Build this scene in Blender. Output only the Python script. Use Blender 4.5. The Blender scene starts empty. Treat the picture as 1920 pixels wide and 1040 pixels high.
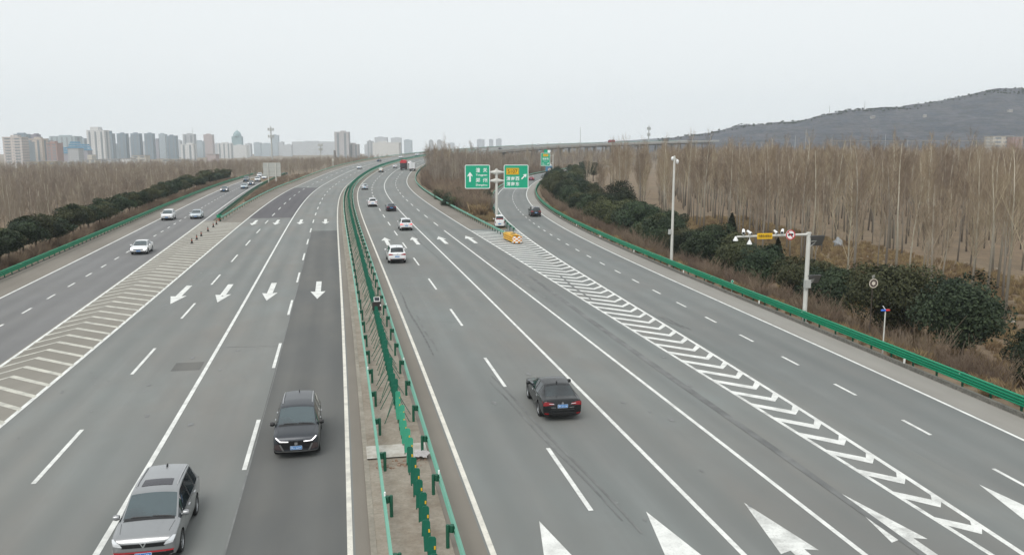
import bpy, bmesh, math, random
import numpy as np
from mathutils import Vector, Matrix
from mathutils.bvhtree import BVHTree

# ------------------------------------------------------------------ camera, sky, sun, exposure
scene = bpy.context.scene
col = scene.collection
R = math.radians
CAM_H = 12.0
cam_data = bpy.data.cameras.new('camera')
cam_data.sensor_width = 36.0
cam_data.lens = 36.0 * 1580.0 / 1920.0
cam_data.clip_start = 0.5
cam_data.clip_end = 20000.0
cam = bpy.data.objects.new('camera', cam_data)
col.objects.link(cam)
cam.location = (0, 0, CAM_H)
cam.rotation_euler = (R(90) - 0.154456, 0, 0)
scene.camera = cam

SUN_EL, SUN_AZ = R(52), R(200)
world = bpy.data.worlds.new('World')
scene.world = world
world.use_nodes = True
wn, wl = world.node_tree.nodes, world.node_tree.links
bg = wn['Background']
sky = wn.new('ShaderNodeTexSky')
sky.sky_type = 'NISHITA'
sky.sun_disc = False
sky.sun_elevation = SUN_EL
sky.sun_rotation = SUN_AZ
sky.air_density = 1.0
sky.dust_density = 3.0
hs = wn.new('ShaderNodeHueSaturation')
hs.inputs['Saturation'].default_value = 0.25
wl.new(sky.outputs[0], hs.inputs['Color'])
mixw = wn.new('ShaderNodeMix')
mixw.data_type = 'RGBA'
mixw.inputs[0].default_value = 0.90            # closed overcast in front of the blue sky
mixw.inputs[7].default_value = (7.3, 7.6, 7.7, 1)
wl.new(hs.outputs[0], mixw.inputs[6])
wl.new(mixw.outputs[2], bg.inputs['Color'])
bg.inputs['Strength'].default_value = 0.1

sun_d = bpy.data.lights.new('sun', 'SUN')
sun_d.energy = 1.5
sun_d.angle = R(35)
sun_d.color = (1.0, 0.965, 0.92)
sun = bpy.data.objects.new('sun', sun_d)
col.objects.link(sun)
sdir = Vector((math.sin(SUN_AZ) * math.cos(SUN_EL), math.cos(SUN_AZ) * math.cos(SUN_EL), math.sin(SUN_EL)))
sun.rotation_euler = sdir.to_track_quat('Z', 'Y').to_euler()
sun.location = (0, -50, 120)

scene.view_settings.view_transform = 'Standard'
scene.view_settings.look = 'None'
scene.view_settings.exposure = 0.37
scene.view_settings.gamma = 1.0
scene.view_settings.use_curve_mapping = False
scene.cycles.use_denoising = True
scene.cycles.max_bounces = 6
scene.cycles.diffuse_bounces = 3
scene.cycles.glossy_bounces = 3
scene.cycles.transparent_max_bounces = 8
scene.cycles.volume_bounces = 3

rnd = random.Random(7)
nrng = np.random.RandomState(11)

# ------------------------------------------------------------------ object helpers
def tag(o, label=None, cat=None, group=None, kind=None):
    if label: o['label'] = label
    if cat: o['category'] = cat
    if group: o['group'] = group
    if kind: o['kind'] = kind
    return o

def empty(name, loc=(0, 0, 0), rz=0.0):
    o = bpy.data.objects.new(name, None)
    o.empty_display_size = 0.3
    o.location = loc
    o.rotation_euler = (0, 0, rz)
    col.objects.link(o)
    return o

def link(name, me, parent=None, mat=None):
    o = bpy.data.objects.new(name, me)
    col.objects.link(o)
    if mat is not None and len(me.materials) == 0:
        me.materials.append(mat)
    if parent is not None:
        o.parent = parent
    return o

ONES = ['zeroth', 'first', 'second', 'third', 'fourth', 'fifth', 'sixth', 'seventh', 'eighth', 'ninth', 'tenth', 'eleventh', 'twelfth', 'thirteenth', 'fourteenth', 'fifteenth', 'sixteenth', 'seventeenth', 'eighteenth', 'nineteenth']
TENS = {2: 'twent', 3: 'thirt', 4: 'fort', 5: 'fift', 6: 'sixt', 7: 'sevent'}
def nth(i):
    if i < 20: return ONES[i]
    return TENS[i // 10] + ('ieth' if i % 10 == 0 else 'y-' + ONES[i % 10])

def copy_tree(o, parent=None):
    c = o.copy()
    col.objects.link(c)
    if parent is not None:
        c.parent = parent
    for ch in o.children:
        copy_tree(ch, c)
    return c

class MB:
    """collects verts and faces for one mesh"""
    def __init__(self):
        self.v, self.f = [], []
    def add(self, vs, fs):
        n = len(self.v)
        self.v.extend([tuple(p) for p in vs])
        self.f.extend([tuple(i + n for i in q) for q in fs])
        return self
    def box(self, c, s, rz=0.0, taper=1.0):
        x, y, z = s[0] / 2, s[1] / 2, s[2] / 2
        ca, sa = math.cos(rz), math.sin(rz)
        vs = []
        for dz, t in ((-z, 1.0), (z, taper)):
            for dx, dy in ((-x, -y), (x, -y), (x, y), (-x, y)):
                dx, dy = dx * t, dy * t
                vs.append((c[0] + dx * ca - dy * sa, c[1] + dx * sa + dy * ca, c[2] + dz))
        return self.add(vs, [(0, 3, 2, 1), (4, 5, 6, 7), (0, 1, 5, 4), (1, 2, 6, 5), (2, 3, 7, 6), (3, 0, 4, 7)])
    def tube(self, pts, rad, n=8, cap=True):
        pts = [Vector(p) for p in pts]
        if not hasattr(rad, '__len__'):
            rad = [rad] * len(pts)
        rings = []
        ref = None
        for i, p in enumerate(pts):
            d = (pts[min(i + 1, len(pts) - 1)] - pts[max(i - 1, 0)])
            d = d.normalized() if d.length > 1e-9 else Vector((0, 0, 1))
            if ref is None:
                ref = Vector((1, 0, 0)) if abs(d.x) < 0.9 else Vector((0, 1, 0))
            u = (ref - d * ref.dot(d)).normalized()
            ref = u
            w = d.cross(u)
            rings.append([p + (u * math.cos(2 * math.pi * k / n) + w * math.sin(2 * math.pi * k / n)) * rad[i] for k in range(n)])
        vs = [q for r in rings for q in r]
        fs = []
        for i in range(len(pts) - 1):
            for k in range(n):
                a, b = i * n + k, i * n + (k + 1) % n
                fs.append((a, b, b + n, a + n))
        if cap:
            fs.append(tuple(reversed(range(n))))
            fs.append(tuple((len(pts) - 1) * n + k for k in range(n)))
        return self.add(vs, fs)
    def lathe(self, prof, n=16, c=(0, 0, 0), axis='z', cap=True):
        vs = []
        for r, h in prof:
            for k in range(n):
                a = 2 * math.pi * k / n
                p = (r * math.cos(a), r * math.sin(a), h)
                if axis == 'x': p = (p[2], p[0], p[1])
                if axis == 'y': p = (p[0], -p[2], p[1])
                vs.append((p[0] + c[0], p[1] + c[1], p[2] + c[2]))
        fs = []
        for i in range(len(prof) - 1):
            for k in range(n):
                a, b = i * n + k, i * n + (k + 1) % n
                fs.append((a, b, b + n, a + n))
        if cap:
            fs.append(tuple(reversed(range(n))))
            fs.append(tuple((len(prof) - 1) * n + k for k in range(n)))
        return self.add(vs, fs)
    def prism(self, poly, z0, z1):
        n = len(poly)
        vs = [(p[0], p[1], z0) for p in poly] + [(p[0], p[1], z1) for p in poly]
        fs = [tuple(reversed(range(n))), tuple(range(n, 2 * n))]
        fs += [(k, (k + 1) % n, n + (k + 1) % n, n + k) for k in range(n)]
        return self.add(vs, fs)
    def prism_xz(self, poly, y0, y1):
        """outline in x,z extruded along y"""
        n = len(poly)
        vs = [(p[0], y0, p[1]) for p in poly] + [(p[0], y1, p[1]) for p in poly]
        fs = [tuple(range(n)), tuple(reversed(range(n, 2 * n)))]
        fs += [((k + 1) % n, k, n + k, n + (k + 1) % n) for k in range(n)]
        return self.add(vs, fs)
    def mesh(self, name, smooth=None):
        me = bpy.data.meshes.new(name)
        me.from_pydata(self.v, [], self.f)
        me.update()
        if smooth is not None:
            me.shade_smooth()
            me.set_sharp_from_angle(angle=R(smooth))
        return me
    def build(self, name, mat, parent=None, smooth=None):
        me = self.mesh(name, smooth)
        me.materials.append(mat)
        return link(name, me, parent)

# ------------------------------------------------------------------ material helpers
MATS = {}
def mat(name, color, rough=0.8, metal=0.0, noise=None, spec=0.5, bump=None, emit=0.0, coat=0.0, ior=None, stretch=None):
    """principled material; noise = [(scale, colour2, amount, detail), ...] layered object-space noise"""
    if name in MATS:
        return MATS[name]
    m = bpy.data.materials.new(name)
    m.use_nodes = True
    nt = m.node_tree
    b = nt.nodes['Principled BSDF']
    b.inputs['Roughness'].default_value = rough
    b.inputs['Metallic'].default_value = metal
    b.inputs['Specular IOR Level'].default_value = spec
    if ior: b.inputs['IOR'].default_value = ior
    b.inputs['Coat Weight'].default_value = coat
    b.inputs['Coat Roughness'].default_value = 0.05
    c = (color[0], color[1], color[2], 1)
    b.inputs['Base Color'].default_value = c
    if noise or bump:
        tc = nt.nodes.new('ShaderNodeTexCoord')
        src = tc.outputs['Object']
        if stretch:
            mp = nt.nodes.new('ShaderNodeMapping')
            mp.inputs['Scale'].default_value = stretch
            nt.links.new(src, mp.inputs['Vector'])
            src = mp.outputs[0]
    if noise:
        prev = None
        for sc, c2, amt, det in noise:
            n = nt.nodes.new('ShaderNodeTexNoise')
            n.inputs['Scale'].default_value = sc
            n.inputs['Detail'].default_value = det
            n.inputs['Roughness'].default_value = 0.6
            nt.links.new(src, n.inputs['Vector'])
            mr = nt.nodes.new('ShaderNodeMapRange')
            mr.inputs[1].default_value = 0.38
            mr.inputs[2].default_value = 0.66
            mr.inputs[3].default_value = 0.0
            mr.inputs[4].default_value = amt
            nt.links.new(n.outputs['Fac'], mr.inputs[0])
            mx = nt.nodes.new('ShaderNodeMix')
            mx.data_type = 'RGBA'
            nt.links.new(mr.outputs[0], mx.inputs[0])
            if prev is None: mx.inputs[6].default_value = c
            else: nt.links.new(prev, mx.inputs[6])
            mx.inputs[7].default_value = (c2[0], c2[1], c2[2], 1)
            prev = mx.outputs[2]
        nt.links.new(prev, b.inputs['Base Color'])
    if bump:
        n = nt.nodes.new('ShaderNodeTexNoise')
        n.inputs['Scale'].default_value = bump[0]
        n.inputs['Detail'].default_value = 4
        nt.links.new(src, n.inputs['Vector'])
        bp = nt.nodes.new('ShaderNodeBump')
        bp.inputs['Strength'].default_value = bump[1]
        bp.inputs['Distance'].default_value = bump[2]
        nt.links.new(n.outputs['Fac'], bp.inputs['Height'])
        nt.links.new(bp.outputs[0], b.inputs['Normal'])
    if emit:
        b.inputs['Emission Color'].default_value = c
        b.inputs['Emission Strength'].default_value = emit
    MATS[name] = m
    return m

# ------------------------------------------------------------------ the three road alignments (plan curves, metres)
def zmain(Y):
    Y = np.asarray(Y, float)
    return np.where(Y < 260, 0.0, np.where(Y < 340, 0.027 * (Y - 260) ** 2 / 160, 0.027 * (Y - 300)))

class Path:
    def __init__(self, coef, scale, y0, y1, ya, yb, zf=None):
        d = np.polyder(np.array(coef))
        Y = np.arange(ya, yb + 0.5, 0.5)
        X = np.polyval(coef, np.clip(Y, y0, y1) / scale)
        X = X + np.where(Y < y0, (Y - y0) * np.polyval(d, y0 / scale) / scale, 0)
        X = X + np.where(Y > y1, (Y - y1) * np.polyval(d, y1 / scale) / scale, 0)
        self.Y, self.X = Y, X
        T = np.gradient(np.c_[X, Y], axis=0)
        T /= np.linalg.norm(T, axis=1)[:, None]
        self.T = T
        S = np.r_[0, np.cumsum(np.hypot(np.diff(X), np.diff(Y)))]
        self.S = S - np.interp(0.0, Y, S)
        self.Z = zf(Y) if zf is not None else np.zeros_like(Y)
        self.smin, self.smax = self.S[0], self.S[-1]
    def x_at(self, y): return np.interp(y, self.Y, self.X)
    def s_at(self, y): return np.interp(y, self.Y, self.S)
    def pt(self, s, n=0.0, z=0.0):
        x = np.interp(s, self.S, self.X); y = np.interp(s, self.S, self.Y)
        tx = np.interp(s, self.S, self.T[:, 0]); ty = np.interp(s, self.S, self.T[:, 1])
        h = np.interp(s, self.S, self.Z)
        return np.stack(np.broadcast_arrays(x + ty * n, y - tx * n, h + z), -1)
    def heading(self, s):
        """rotation about z that turns +Y to the travel direction"""
        tx = float(np.interp(s, self.S, self.T[:, 0])); ty = float(np.interp(s, self.S, self.T[:, 1]))
        return -math.atan2(tx, ty)

MAIN = Path([7.6516017, -37.3454184, 58.9040044, 7.0519804, -19.7548433, -78.5405733, 1.9933227], 400, 20, 860, -60, 1150, zmain)
RAMP = Path([-3.1903, 27.4771, -91.0651, 145.8538, -91.7373, -8.2337, 21.0314], 200, 25, 460, -60, 640)
FEED = Path([0.5851, -2.3072, -21.2851, -22.0936], 100, 45, 300, -60, 420)

def smooth01(t):
    t = np.clip(t, 0, 1)
    return t * t * (3 - 2 * t)

def fbm(x, y, seed=0):
    """cheap smooth value noise, -1..1"""
    out = 0
    r = np.random.RandomState(seed)
    for k in range(5):
        a, b, c, d = r.uniform(0, 6.28, 4)
        f = 2 ** k
        th = r.uniform(0, 3.14)
        u = x * math.cos(th) + y * math.sin(th); v = -x * math.sin(th) + y * math.cos(th)
        out = out + (np.sin(u * f + a + 1.3 * np.sin(v * f * 0.7 + b)) * np.cos(v * f * 0.9 + c + np.sin(u * f * 0.6 + d))) / (k + 1.3)
    return out / 1.6

def terr(x, y):
    """height of the natural ground"""
    x = np.asarray(x, float); y = np.asarray(y, float)
    mx = MAIN.x_at(y); rx = RAMP.x_at(y); lx = FEED.x_at(y)
    lb = np.where(y < 330, np.minimum(lx - 7.4, mx - 21.5), mx - 22.5)
    rb = np.where(y < 560, np.maximum(rx + 6.3, mx + 20.5), mx + 22)
    rb = np.where(y > 400, np.maximum(mx + 22, np.minimum(rb, rx + 6.3)), rb)
    dl = np.maximum(lb - x, 0); dr = np.maximum(x - rb, 0)
    base = -0.08 - 3.2 * smooth01((dl - 0.5) / 11) - np.clip((dl - 14) * 0.020, 0, 4.2) - np.clip((dl - 250) * 0.011, 0, 8.0)
    base = base - 2.3 * smooth01((dr - 0.6) / 6.0)
    far = smooth01((y - 330) / 150)
    base = base - far * 2.2 * np.where((dl == 0) & (dr == 0), smooth01((np.abs(x - mx) - 22) / 15), 0)
    d = np.abs(x - mx)
    emb = zmain(y) * (1 - smooth01((d - 22) / 26)) * (1 - smooth01((y - 520) / 70))
    off = np.clip(np.minimum(np.maximum(dl, dr), 20) / 20, 0, 1)
    return base + emb + 0.35 * off * fbm(x / 23, y / 23, 3)

# ------------------------------------------------------------------ ground materials
def asphalt(name, base, warm, dark, streak=0.0, track=0.85, phase=0.25):
    """worn asphalt: mottled at two sizes, fine grain, faint lengthwise streaks in u (uv.x = metres across, uv.y = metres along)"""
    m = bpy.data.materials.new(name); m.use_nodes = True
    nt = m.node_tree; b = nt.nodes['Principled BSDF']
    b.inputs['Roughness'].default_value = 0.82
    b.inputs['Specular IOR Level'].default_value = 0.3
    uv = nt.nodes.new('ShaderNodeUVMap'); uv.uv_map = 'lane'
    def noise(scale, det, sx=1.0, sy=1.0):
        mp = nt.nodes.new('ShaderNodeMapping'); mp.inputs['Scale'].default_value = (sx, sy, 1)
        nt.links.new(uv.outputs[0], mp.inputs['Vector'])
        n = nt.nodes.new('ShaderNodeTexNoise'); n.inputs['Scale'].default_value = scale; n.inputs['Detail'].default_value = det
        n.inputs['Roughness'].default_value = 0.62
        nt.links.new(mp.outputs[0], n.inputs['Vector'])
        return n.outputs['Fac']
    def ramp(fac, lo, hi, amt):
        r = nt.nodes.new('ShaderNodeMapRange')
        r.inputs[1].default_value, r.inputs[2].default_value, r.inputs[3].default_value, r.inputs[4].default_value = lo, hi, 0, amt
        nt.links.new(fac, r.inputs[0]); return r.outputs[0]
    def mix(fac, a, c2):
        x = nt.nodes.new('ShaderNodeMix'); x.data_type = 'RGBA'
        nt.links.new(fac, x.inputs[0])
        if isinstance(a, tuple): x.inputs[6].default_value = a + (1,)
        else: nt.links.new(a, x.inputs[6])
        x.inputs[7].default_value = c2 + (1,)
        return x.outputs[2]
    c = mix(ramp(noise(0.16, 4, 1, .4), 0.35, 0.65, 1.0), base, warm)
    c = mix(ramp(noise(0.07, 5, 1, .5), 0.42, 0.62, 0.5), c, dark)
    c = mix(ramp(noise(0.9, 5, 1, 0.35), 0.45, 0.8, 0.35), c, dark)
    c = mix(ramp(noise(0.55, 3, 1.6, 0.03), 0.48, 0.75, streak), c, dark)
    c = mix(ramp(noise(22, 3), 0.5, 0.8, 0.35), c, tuple(v * 0.72 for v in base))
    c = mix(ramp(noise(60, 2), 0.62, 0.8, 0.30), c, tuple(min(1, v * 1.5) for v in base))
    # polished wheel paths: two per 3.65 m lane, broken up by noise
    sx = nt.nodes.new('ShaderNodeSeparateXYZ'); nt.links.new(uv.outputs[0], sx.inputs[0])
    def mth(op, a, v=None):
        q = nt.nodes.new('ShaderNodeMath'); q.operation = op; nt.links.new(a, q.inputs[0])
        if v is not None:
            if isinstance(v, float): q.inputs[1].default_value = v
            else: nt.links.new(v, q.inputs[1])
        return q.outputs[0]
    ph = mth('MULTIPLY', mth('ADD', sx.outputs[0], phase), 2 * math.pi * 2 / 3.65)
    wv = mth('COSINE', mth('ADD', ph, mth('MULTIPLY', noise(0.25, 2, 1, .08), 1.6)))
    tr = mth('MULTIPLY', mth('MULTIPLY', mth('ADD', wv, 1.0), 0.5), ramp(noise(0.12, 4, 1, .25), .35, .65, track))
    c = mix(tr, c, tuple(v * .70 for v in base))
    nt.links.new(c, b.inputs['Base Color'])
    bp = nt.nodes.new('ShaderNodeBump'); bp.inputs['Strength'].default_value = 0.25; bp.inputs['Distance'].default_value = 0.01
    nt.links.new(noise(45, 3), bp.inputs['Height']); nt.links.new(bp.outputs[0], b.inputs['Normal'])
    return m

def paint_mat(name, color, wear):
    """road paint worn through in specks and scuffs"""
    m = bpy.data.materials.new(name); m.use_nodes = True
    nt = m.node_tree; b = nt.nodes['Principled BSDF']
    b.inputs['Roughness'].default_value = 0.7
    tc = nt.nodes.new('ShaderNodeTexCoord')
    def nz(s, d):
        n = nt.nodes.new('ShaderNodeTexNoise'); n.inputs['Scale'].default_value = s; n.inputs['Detail'].default_value = d
        n.inputs['Roughness'].default_value = 0.65
        nt.links.new(tc.outputs['Object'], n.inputs['Vector']); return n.outputs['Fac']
    def rg(fac, lo, hi, amt):
        r = nt.nodes.new('ShaderNodeMapRange'); r.inputs[1].default_value, r.inputs[2].default_value, r.inputs[4].default_value = lo, hi, amt
        nt.links.new(fac, r.inputs[0]); return r.outputs[0]
    x = nt.nodes.new('ShaderNodeMix'); x.data_type = 'RGBA'
    nt.links.new(rg(nz(1.4, 6), 0.42, 0.75, wear), x.inputs[0])
    x.inputs[6].default_value = color + (1,); x.inputs[7].default_value = (0.20, 0.20, 0.19, 1)
    y = nt.nodes.new('ShaderNodeMix'); y.data_type = 'RGBA'
    nt.links.new(rg(nz(14, 4), 0.55, 0.72, wear * 0.9), y.inputs[0])
    nt.links.new(x.outputs[2], y.inputs[6]); y.inputs[7].default_value = (0.24, 0.24, 0.23, 1)
    nt.links.new(y.outputs[2], b.inputs['Base Color'])
    return m

A_MAIN = asphalt('asphalt_worn_grey', (0.215, 0.23, 0.222), (0.205, 0.198, 0.182), (0.16, 0.164, 0.16), 0.45)
A_RIGHT = asphalt('asphalt_right_grey', (0.205, 0.221, 0.214), (0.195, 0.19, 0.175), (0.15, 0.155, 0.152), 0.5)
A_RAMP = asphalt('asphalt_ramp_grey', (0.20, 0.215, 0.21), (0.19, 0.19, 0.18), (0.14, 0.147, 0.143), 0.4)
A_FEED = asphalt('asphalt_feeder_grey', (0.20, 0.20, 0.20), (0.185, 0.183, 0.178), (0.15, 0.15, 0.15), 0.3)
A_PATCH = asphalt('asphalt_dark_patch', (0.118, 0.122, 0.12), (0.15, 0.147, 0.135), (0.10, 0.103, 0.10), 0.45)
A_PATCH2 = asphalt('asphalt_violet_patch', (0.105, 0.10, 0.108), (0.115, 0.11, 0.112), (0.085, 0.083, 0.09), 0.35)
A_GORE = asphalt('asphalt_gore_beige', (0.275, 0.26, 0.228), (0.235, 0.22, 0.19), (0.185, 0.175, 0.15), 0.4, track=0.0)
A_SHOULDER = asphalt('shoulder_dusty_brown', (0.235, 0.215, 0.185), (0.20, 0.18, 0.152), (0.155, 0.14, 0.12), 0.55, track=0.0)
A_SHOULDER_R = asphalt('shoulder_pale_dust', (0.31, 0.30, 0.275), (0.27, 0.255, 0.23), (0.22, 0.21, 0.19), 0.5, track=0.0)
PAINT = paint_mat('white_road_paint', (0.74, 0.75, 0.72), 0.5)
PAINT_OLD = paint_mat('faded_road_paint', (0.56, 0.55, 0.48), 0.75)
PAINT_CREAM = paint_mat('cream_road_paint', (0.70, 0.675, 0.60), 0.5)
PAINT_WORN = paint_mat('scuffed_road_paint', (0.72, 0.73, 0.70), 0.75)
CONC = mat('median_concrete', (0.30, 0.265, 0.215), 0.9, noise=[(0.5, (0.19, 0.15, 0.11), 0.95, 6), (3.0, (0.38, 0.345, 0.29), 0.5, 5), (9, (0.17, 0.15, 0.12), 0.45, 4)], bump=(20, 0.3, 0.01))
KERBM = mat('kerb_concrete', (0.33, 0.30, 0.25), 0.9, noise=[(0.8, (0.20, 0.18, 0.15), 0.7, 6), (6, (0.16, 0.15, 0.12), 0.5, 4)])
KERBD = mat('dirty_kerb_stone', (0.17, 0.165, 0.145), 0.9, noise=[(0.7, (0.24, 0.22, 0.19), 0.6, 6), (7, (0.07, 0.07, 0.06), 0.7, 4)])

def ribbon_mesh(name, path, n0, n1, s0, s1, step=4.0, z=0.0, skirt=0.0, cross=1):
    """strip of the alignment between the offsets n0 and n1 (numbers or functions of s); uv 'lane' in metres"""
    ns = max(2, int(math.ceil((s1 - s0) / step)) + 1)
    S = np.linspace(s0, s1, ns)
    a = np.array([n0(s) for s in S]) if callable(n0) else np.full(ns, float(n0))
    b = np.array([n1(s) for s in S]) if callable(n1) else np.full(ns, float(n1))
    cols = [a + (b - a) * k / cross for k in range(cross + 1)]
    grid = [path.pt(S, c, z) for c in cols]
    U = [c for c in cols]
    if skirt:
        g0 = grid[0].copy(); g0[:, 2] -= skirt
        g1 = grid[-1].copy(); g1[:, 2] -= skirt
        grid = [g0] + grid + [g1]; U = [U[0] - skirt] + U + [U[-1] + skirt]
    nc = len(grid)
    V = np.stack(grid, 1).reshape(-1, 3)
    idx = np.arange(ns * nc).reshape(ns, nc)
    F = np.stack([idx[:-1, :-1], idx[:-1, 1:], idx[1:, 1:], idx[1:, :-1]], -1).reshape(-1, 4)
    me = bpy.data.meshes.new(name)
    me.from_pydata(V.tolist(), [], F.tolist())
    uvl = me.uv_layers.new(name='lane')
    UV = np.stack([np.stack(U, 1), np.repeat(S[:, None], nc, 1)], -1).reshape(-1, 2)
    li = np.empty(len(me.loops), int); me.loops.foreach_get('vertex_index', li)
    uvl.data.foreach_set('uv', UV[li].astype(np.float32).ravel())
    me.update()
    return me

def ribbon(name, path, n0, n1, s0, s1, m, parent=None, **k):
    o = link(name, ribbon_mesh(name, path, n0, n1, s0, s1, **k), parent)
    o.data.materials.append(m)
    return o

def structure(o):
    o['kind'] = 'structure'
    return o

# offsets of the painted lines from the main alignment (metres, right positive)
LM_EDGE, LM_B, LM_S, LM_A, LM_E = -16.8, -13.2, -9.5, -5.9, -2.08
RM_F, RM_C, RM_S2, RM_S3, RM_S4 = 2.10, 5.83, 9.40, 12.93, 16.62
Z1, Z2, Z3 = 0.004, 0.008, 0.012

road_left = structure(ribbon('road_left_carriageway', MAIN, -20.9, -1.0, -40, 1050, A_MAIN, skirt=0.6, cross=4))
road_right = structure(ribbon('road_right_carriageway', MAIN, 0.8, 20.0, -40, 1050, A_RIGHT, skirt=0.6, cross=4))

def s_feed_of_y(y): return float(FEED.s_at(y))
# exit ramp: near the start its pavement runs on from the right carriageway, so it starts at the gore
def ramp_left(s):
    return -4.9 if s > 118 else -4.1
road_ramp = structure(ribbon('road_exit_ramp', RAMP, ramp_left, 5.55, -40, 620, A_RAMP, skirt=0.6, cross=3, z=-0.0005))
road_feed = structure(ribbon('road_feeder', FEED, -7.2, 5.2, -40, 400, A_FEED, skirt=0.6, cross=3, z=-0.001))

def between(name, pa, na, pb, nb, y0, y1, m, z, step=3.0):
    """sheet between a line of one alignment and a line of another, matched by depth"""
    Y = np.arange(y0, y1 + step, step)
    def line(p, n):
        S = np.arange(p.smin + 1, p.smax - 1, 1.0)
        q = p.pt(S, n)
        return np.interp(Y, q[:, 1], q[:, 0])
    xa, xb = line(pa, na), line(pb, nb)
    V = [(xa[i], Y[i], z) for i in range(len(Y))] + [(xb[i], Y[i], z) for i in range(len(Y))]
    k = len(Y)
    me = bpy.data.meshes.new(name)
    me.from_pydata(V, [], [(i, k + i, k + i + 1, i + 1) for i in range(k - 1)])
    uvl = me.uv_layers.new(name='lane')
    for lp in me.loops:
        v = V[lp.vertex_index]
        uvl.data[lp.index].uv = (v[0], v[1])
    me.materials.append(m)
    return link(name, me)

gore_left = structure(between('pavement_left_gore', FEED, 3.6, MAIN, LM_EDGE - 0.02, -40, 136, A_GORE, Z1))
gore_right = structure(between('pavement_right_gore', MAIN, RM_S4 - 0.05, RAMP, -3.6, 18, 122, A_RIGHT, Z1))

# shoulders
structure(ribbon('shoulder_median_left', MAIN, LM_E + 0.16, -1.0, -40, 560, A_SHOULDER, z=0.006))
structure(ribbon('shoulder_median_right', MAIN, 0.8, RM_F - 0.16, -40, 560, A_SHOULDER, z=0.006))
structure(ribbon('shoulder_feeder', FEED, -7.2, -3.88, -40, 400, A_SHOULDER, z=0.006))
structure(ribbon('shoulder_ramp', RAMP, 3.55, 5.5, -40, 600, A_SHOULDER_R, z=0.006))
structure(ribbon('shoulder_right_carriageway', MAIN, RM_S4 + 0.12, 19.9, 122, 1040, A_SHOULDER, z=0.006))
structure(ribbon('shoulder_left_carriageway', MAIN, -20.8, LM_EDGE - 0.14, 141, 1040, A_SHOULDER, z=0.006))

# resurfaced patches: separate newer sheets let into the old asphalt
ribbon('asphalt_patch', MAIN, LM_A + 0.12, LM_E - 0.05, 0, 124, A_PATCH, road_left, z=Z1)
ribbon('asphalt_patch', MAIN, LM_EDGE + 0.05, LM_S + 0.15, 148, 254, A_PATCH2, road_left, z=Z1)
o = ribbon('asphalt_patch', MAIN, -11.3, -9.8, 47.4, 49.2, A_PATCH, road_left, z=Z1)

# kerbs
kerb_l = structure(ribbon('kerb_median', MAIN, -1.48, -1.30, -40, 420, KERBM, z=0.10, skirt=0.12))
kerb_strip = structure(ribbon('median_strip', MAIN, -1.30, 0.95, -40, 560, CONC, z=0.085, skirt=0.12, cross=2))
kr = structure(ribbon('kerb_ramp', RAMP, 5.44, 5.62, -40, 420, KERBD, z=0.22, skirt=0.8))
kf = structure(ribbon('kerb_feeder', FEED, -7.22, -7.05, -40, 400, KERBD, z=0.10, skirt=0.5))

# ------------------------------------------------------------------ painted lines, dashes, stripes, arrows
def line(path, n, s0, s1, parent, m=PAINT, w=0.17, z=Z2):
    return ribbon('edge_line', path, n - w / 2, n + w / 2, s0, s1, m, parent, z=z, step=3.0)

for n, a, b in ((LM_EDGE, -40, 700), (LM_S, -40, 700)):
    line(MAIN, n, a, b, road_left, w=0.20)
line(MAIN, LM_E, -40, 700, road_left, PAINT_CREAM, w=0.17)
line(MAIN, RM_F, -40, 700, road_right, PAINT_CREAM, w=0.18)
line(MAIN, RM_S2, -40, 700, road_right, w=0.18)
line(MAIN, RM_S3, -40, 121, road_right, w=0.18)
line(MAIN, RM_S4, -40, 700, road_right, PAINT_WORN, w=0.18)
line(RAMP, -3.75, 18, 560, road_ramp, w=0.20)
line(RAMP, 3.42, -40, 560, road_ramp, w=0.17)
line(FEED, -3.75, -40, 380, road_feed, w=0.20)
line(FEED, 3.80, -40, 380, road_feed, w=0.20)

def dashes(path, n, s_first, s_end, length, period, parent, w=0.17):
    s = s_first
    while s < s_end:
        ribbon('lane_dash', path, n - w / 2, n + w / 2, s, s + length, PAINT, parent, z=Z2, step=3.0)
        s += period
dashes(MAIN, LM_A, 1.9, 560, 6, 15.03, road_left)
dashes(MAIN, LM_B, 2.0, 560, 6, 15.05, road_left)
dashes(MAIN, RM_C, 11.0, 560, 6, 14.93, road_right)
dashes(MAIN, RM_S3, 128.3, 560, 6, 14.9, road_right)
dashes(RAMP, 0.0, 5.4, 300, 2.0, 5.78, road_ramp, 0.16)
dashes(FEED, 0.0, 13.4, 330, 2.2, 6.03, road_feed, 0.16)

def arrow(path, n, s_tip, direction, parent, head=2.4, tail=3.6, hw=0.62, sw=0.19, m=PAINT):
    """lane arrow, tip at s_tip, pointing along +s (1) or -s (-1)"""
    pr = [(0, 0), (hw, -head), (sw, -head * 0.96), (sw, -head - tail), (-sw, -head - tail), (-sw, -head * 0.96), (-hw, -head)]
    V = [tuple(path.pt(s_tip + q[1] * direction, n + q[0] * direction, Z2)) for q in pr]
    me = bpy.data.meshes.new('direction_arrow')
    me.from_pydata(V, [], [(0, 2, 1), (0, 6, 5), (0, 5, 2), (2, 5, 4, 3)])
    me.materials.append(m)
    return link('direction_arrow', me, parent)

for n in (-15.0, -11.55, -7.87, -3.98):
    arrow(MAIN, n, 68.2, -1, road_left, 3.6, 5.3, 0.62, 0.23)
    arrow(MAIN, n, 135.0, -1, road_left, 3.6, 5.3, 0.62, 0.23)
for n in (3.95, 7.60, 11.12, 14.82):
    arrow(MAIN, n, 25.5, 1, road_right, 3.6, 5.3, 0.62, 0.23, PAINT_WORN if n > 10 else PAINT)
    arrow(MAIN, n, 113.0, 1, road_right, 3.6, 5.3, 0.62, 0.23)
arrow(RAMP, -1.55, 29.2, 1, road_ramp, 3.6, 5.3, 0.62, 0.23)

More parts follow.
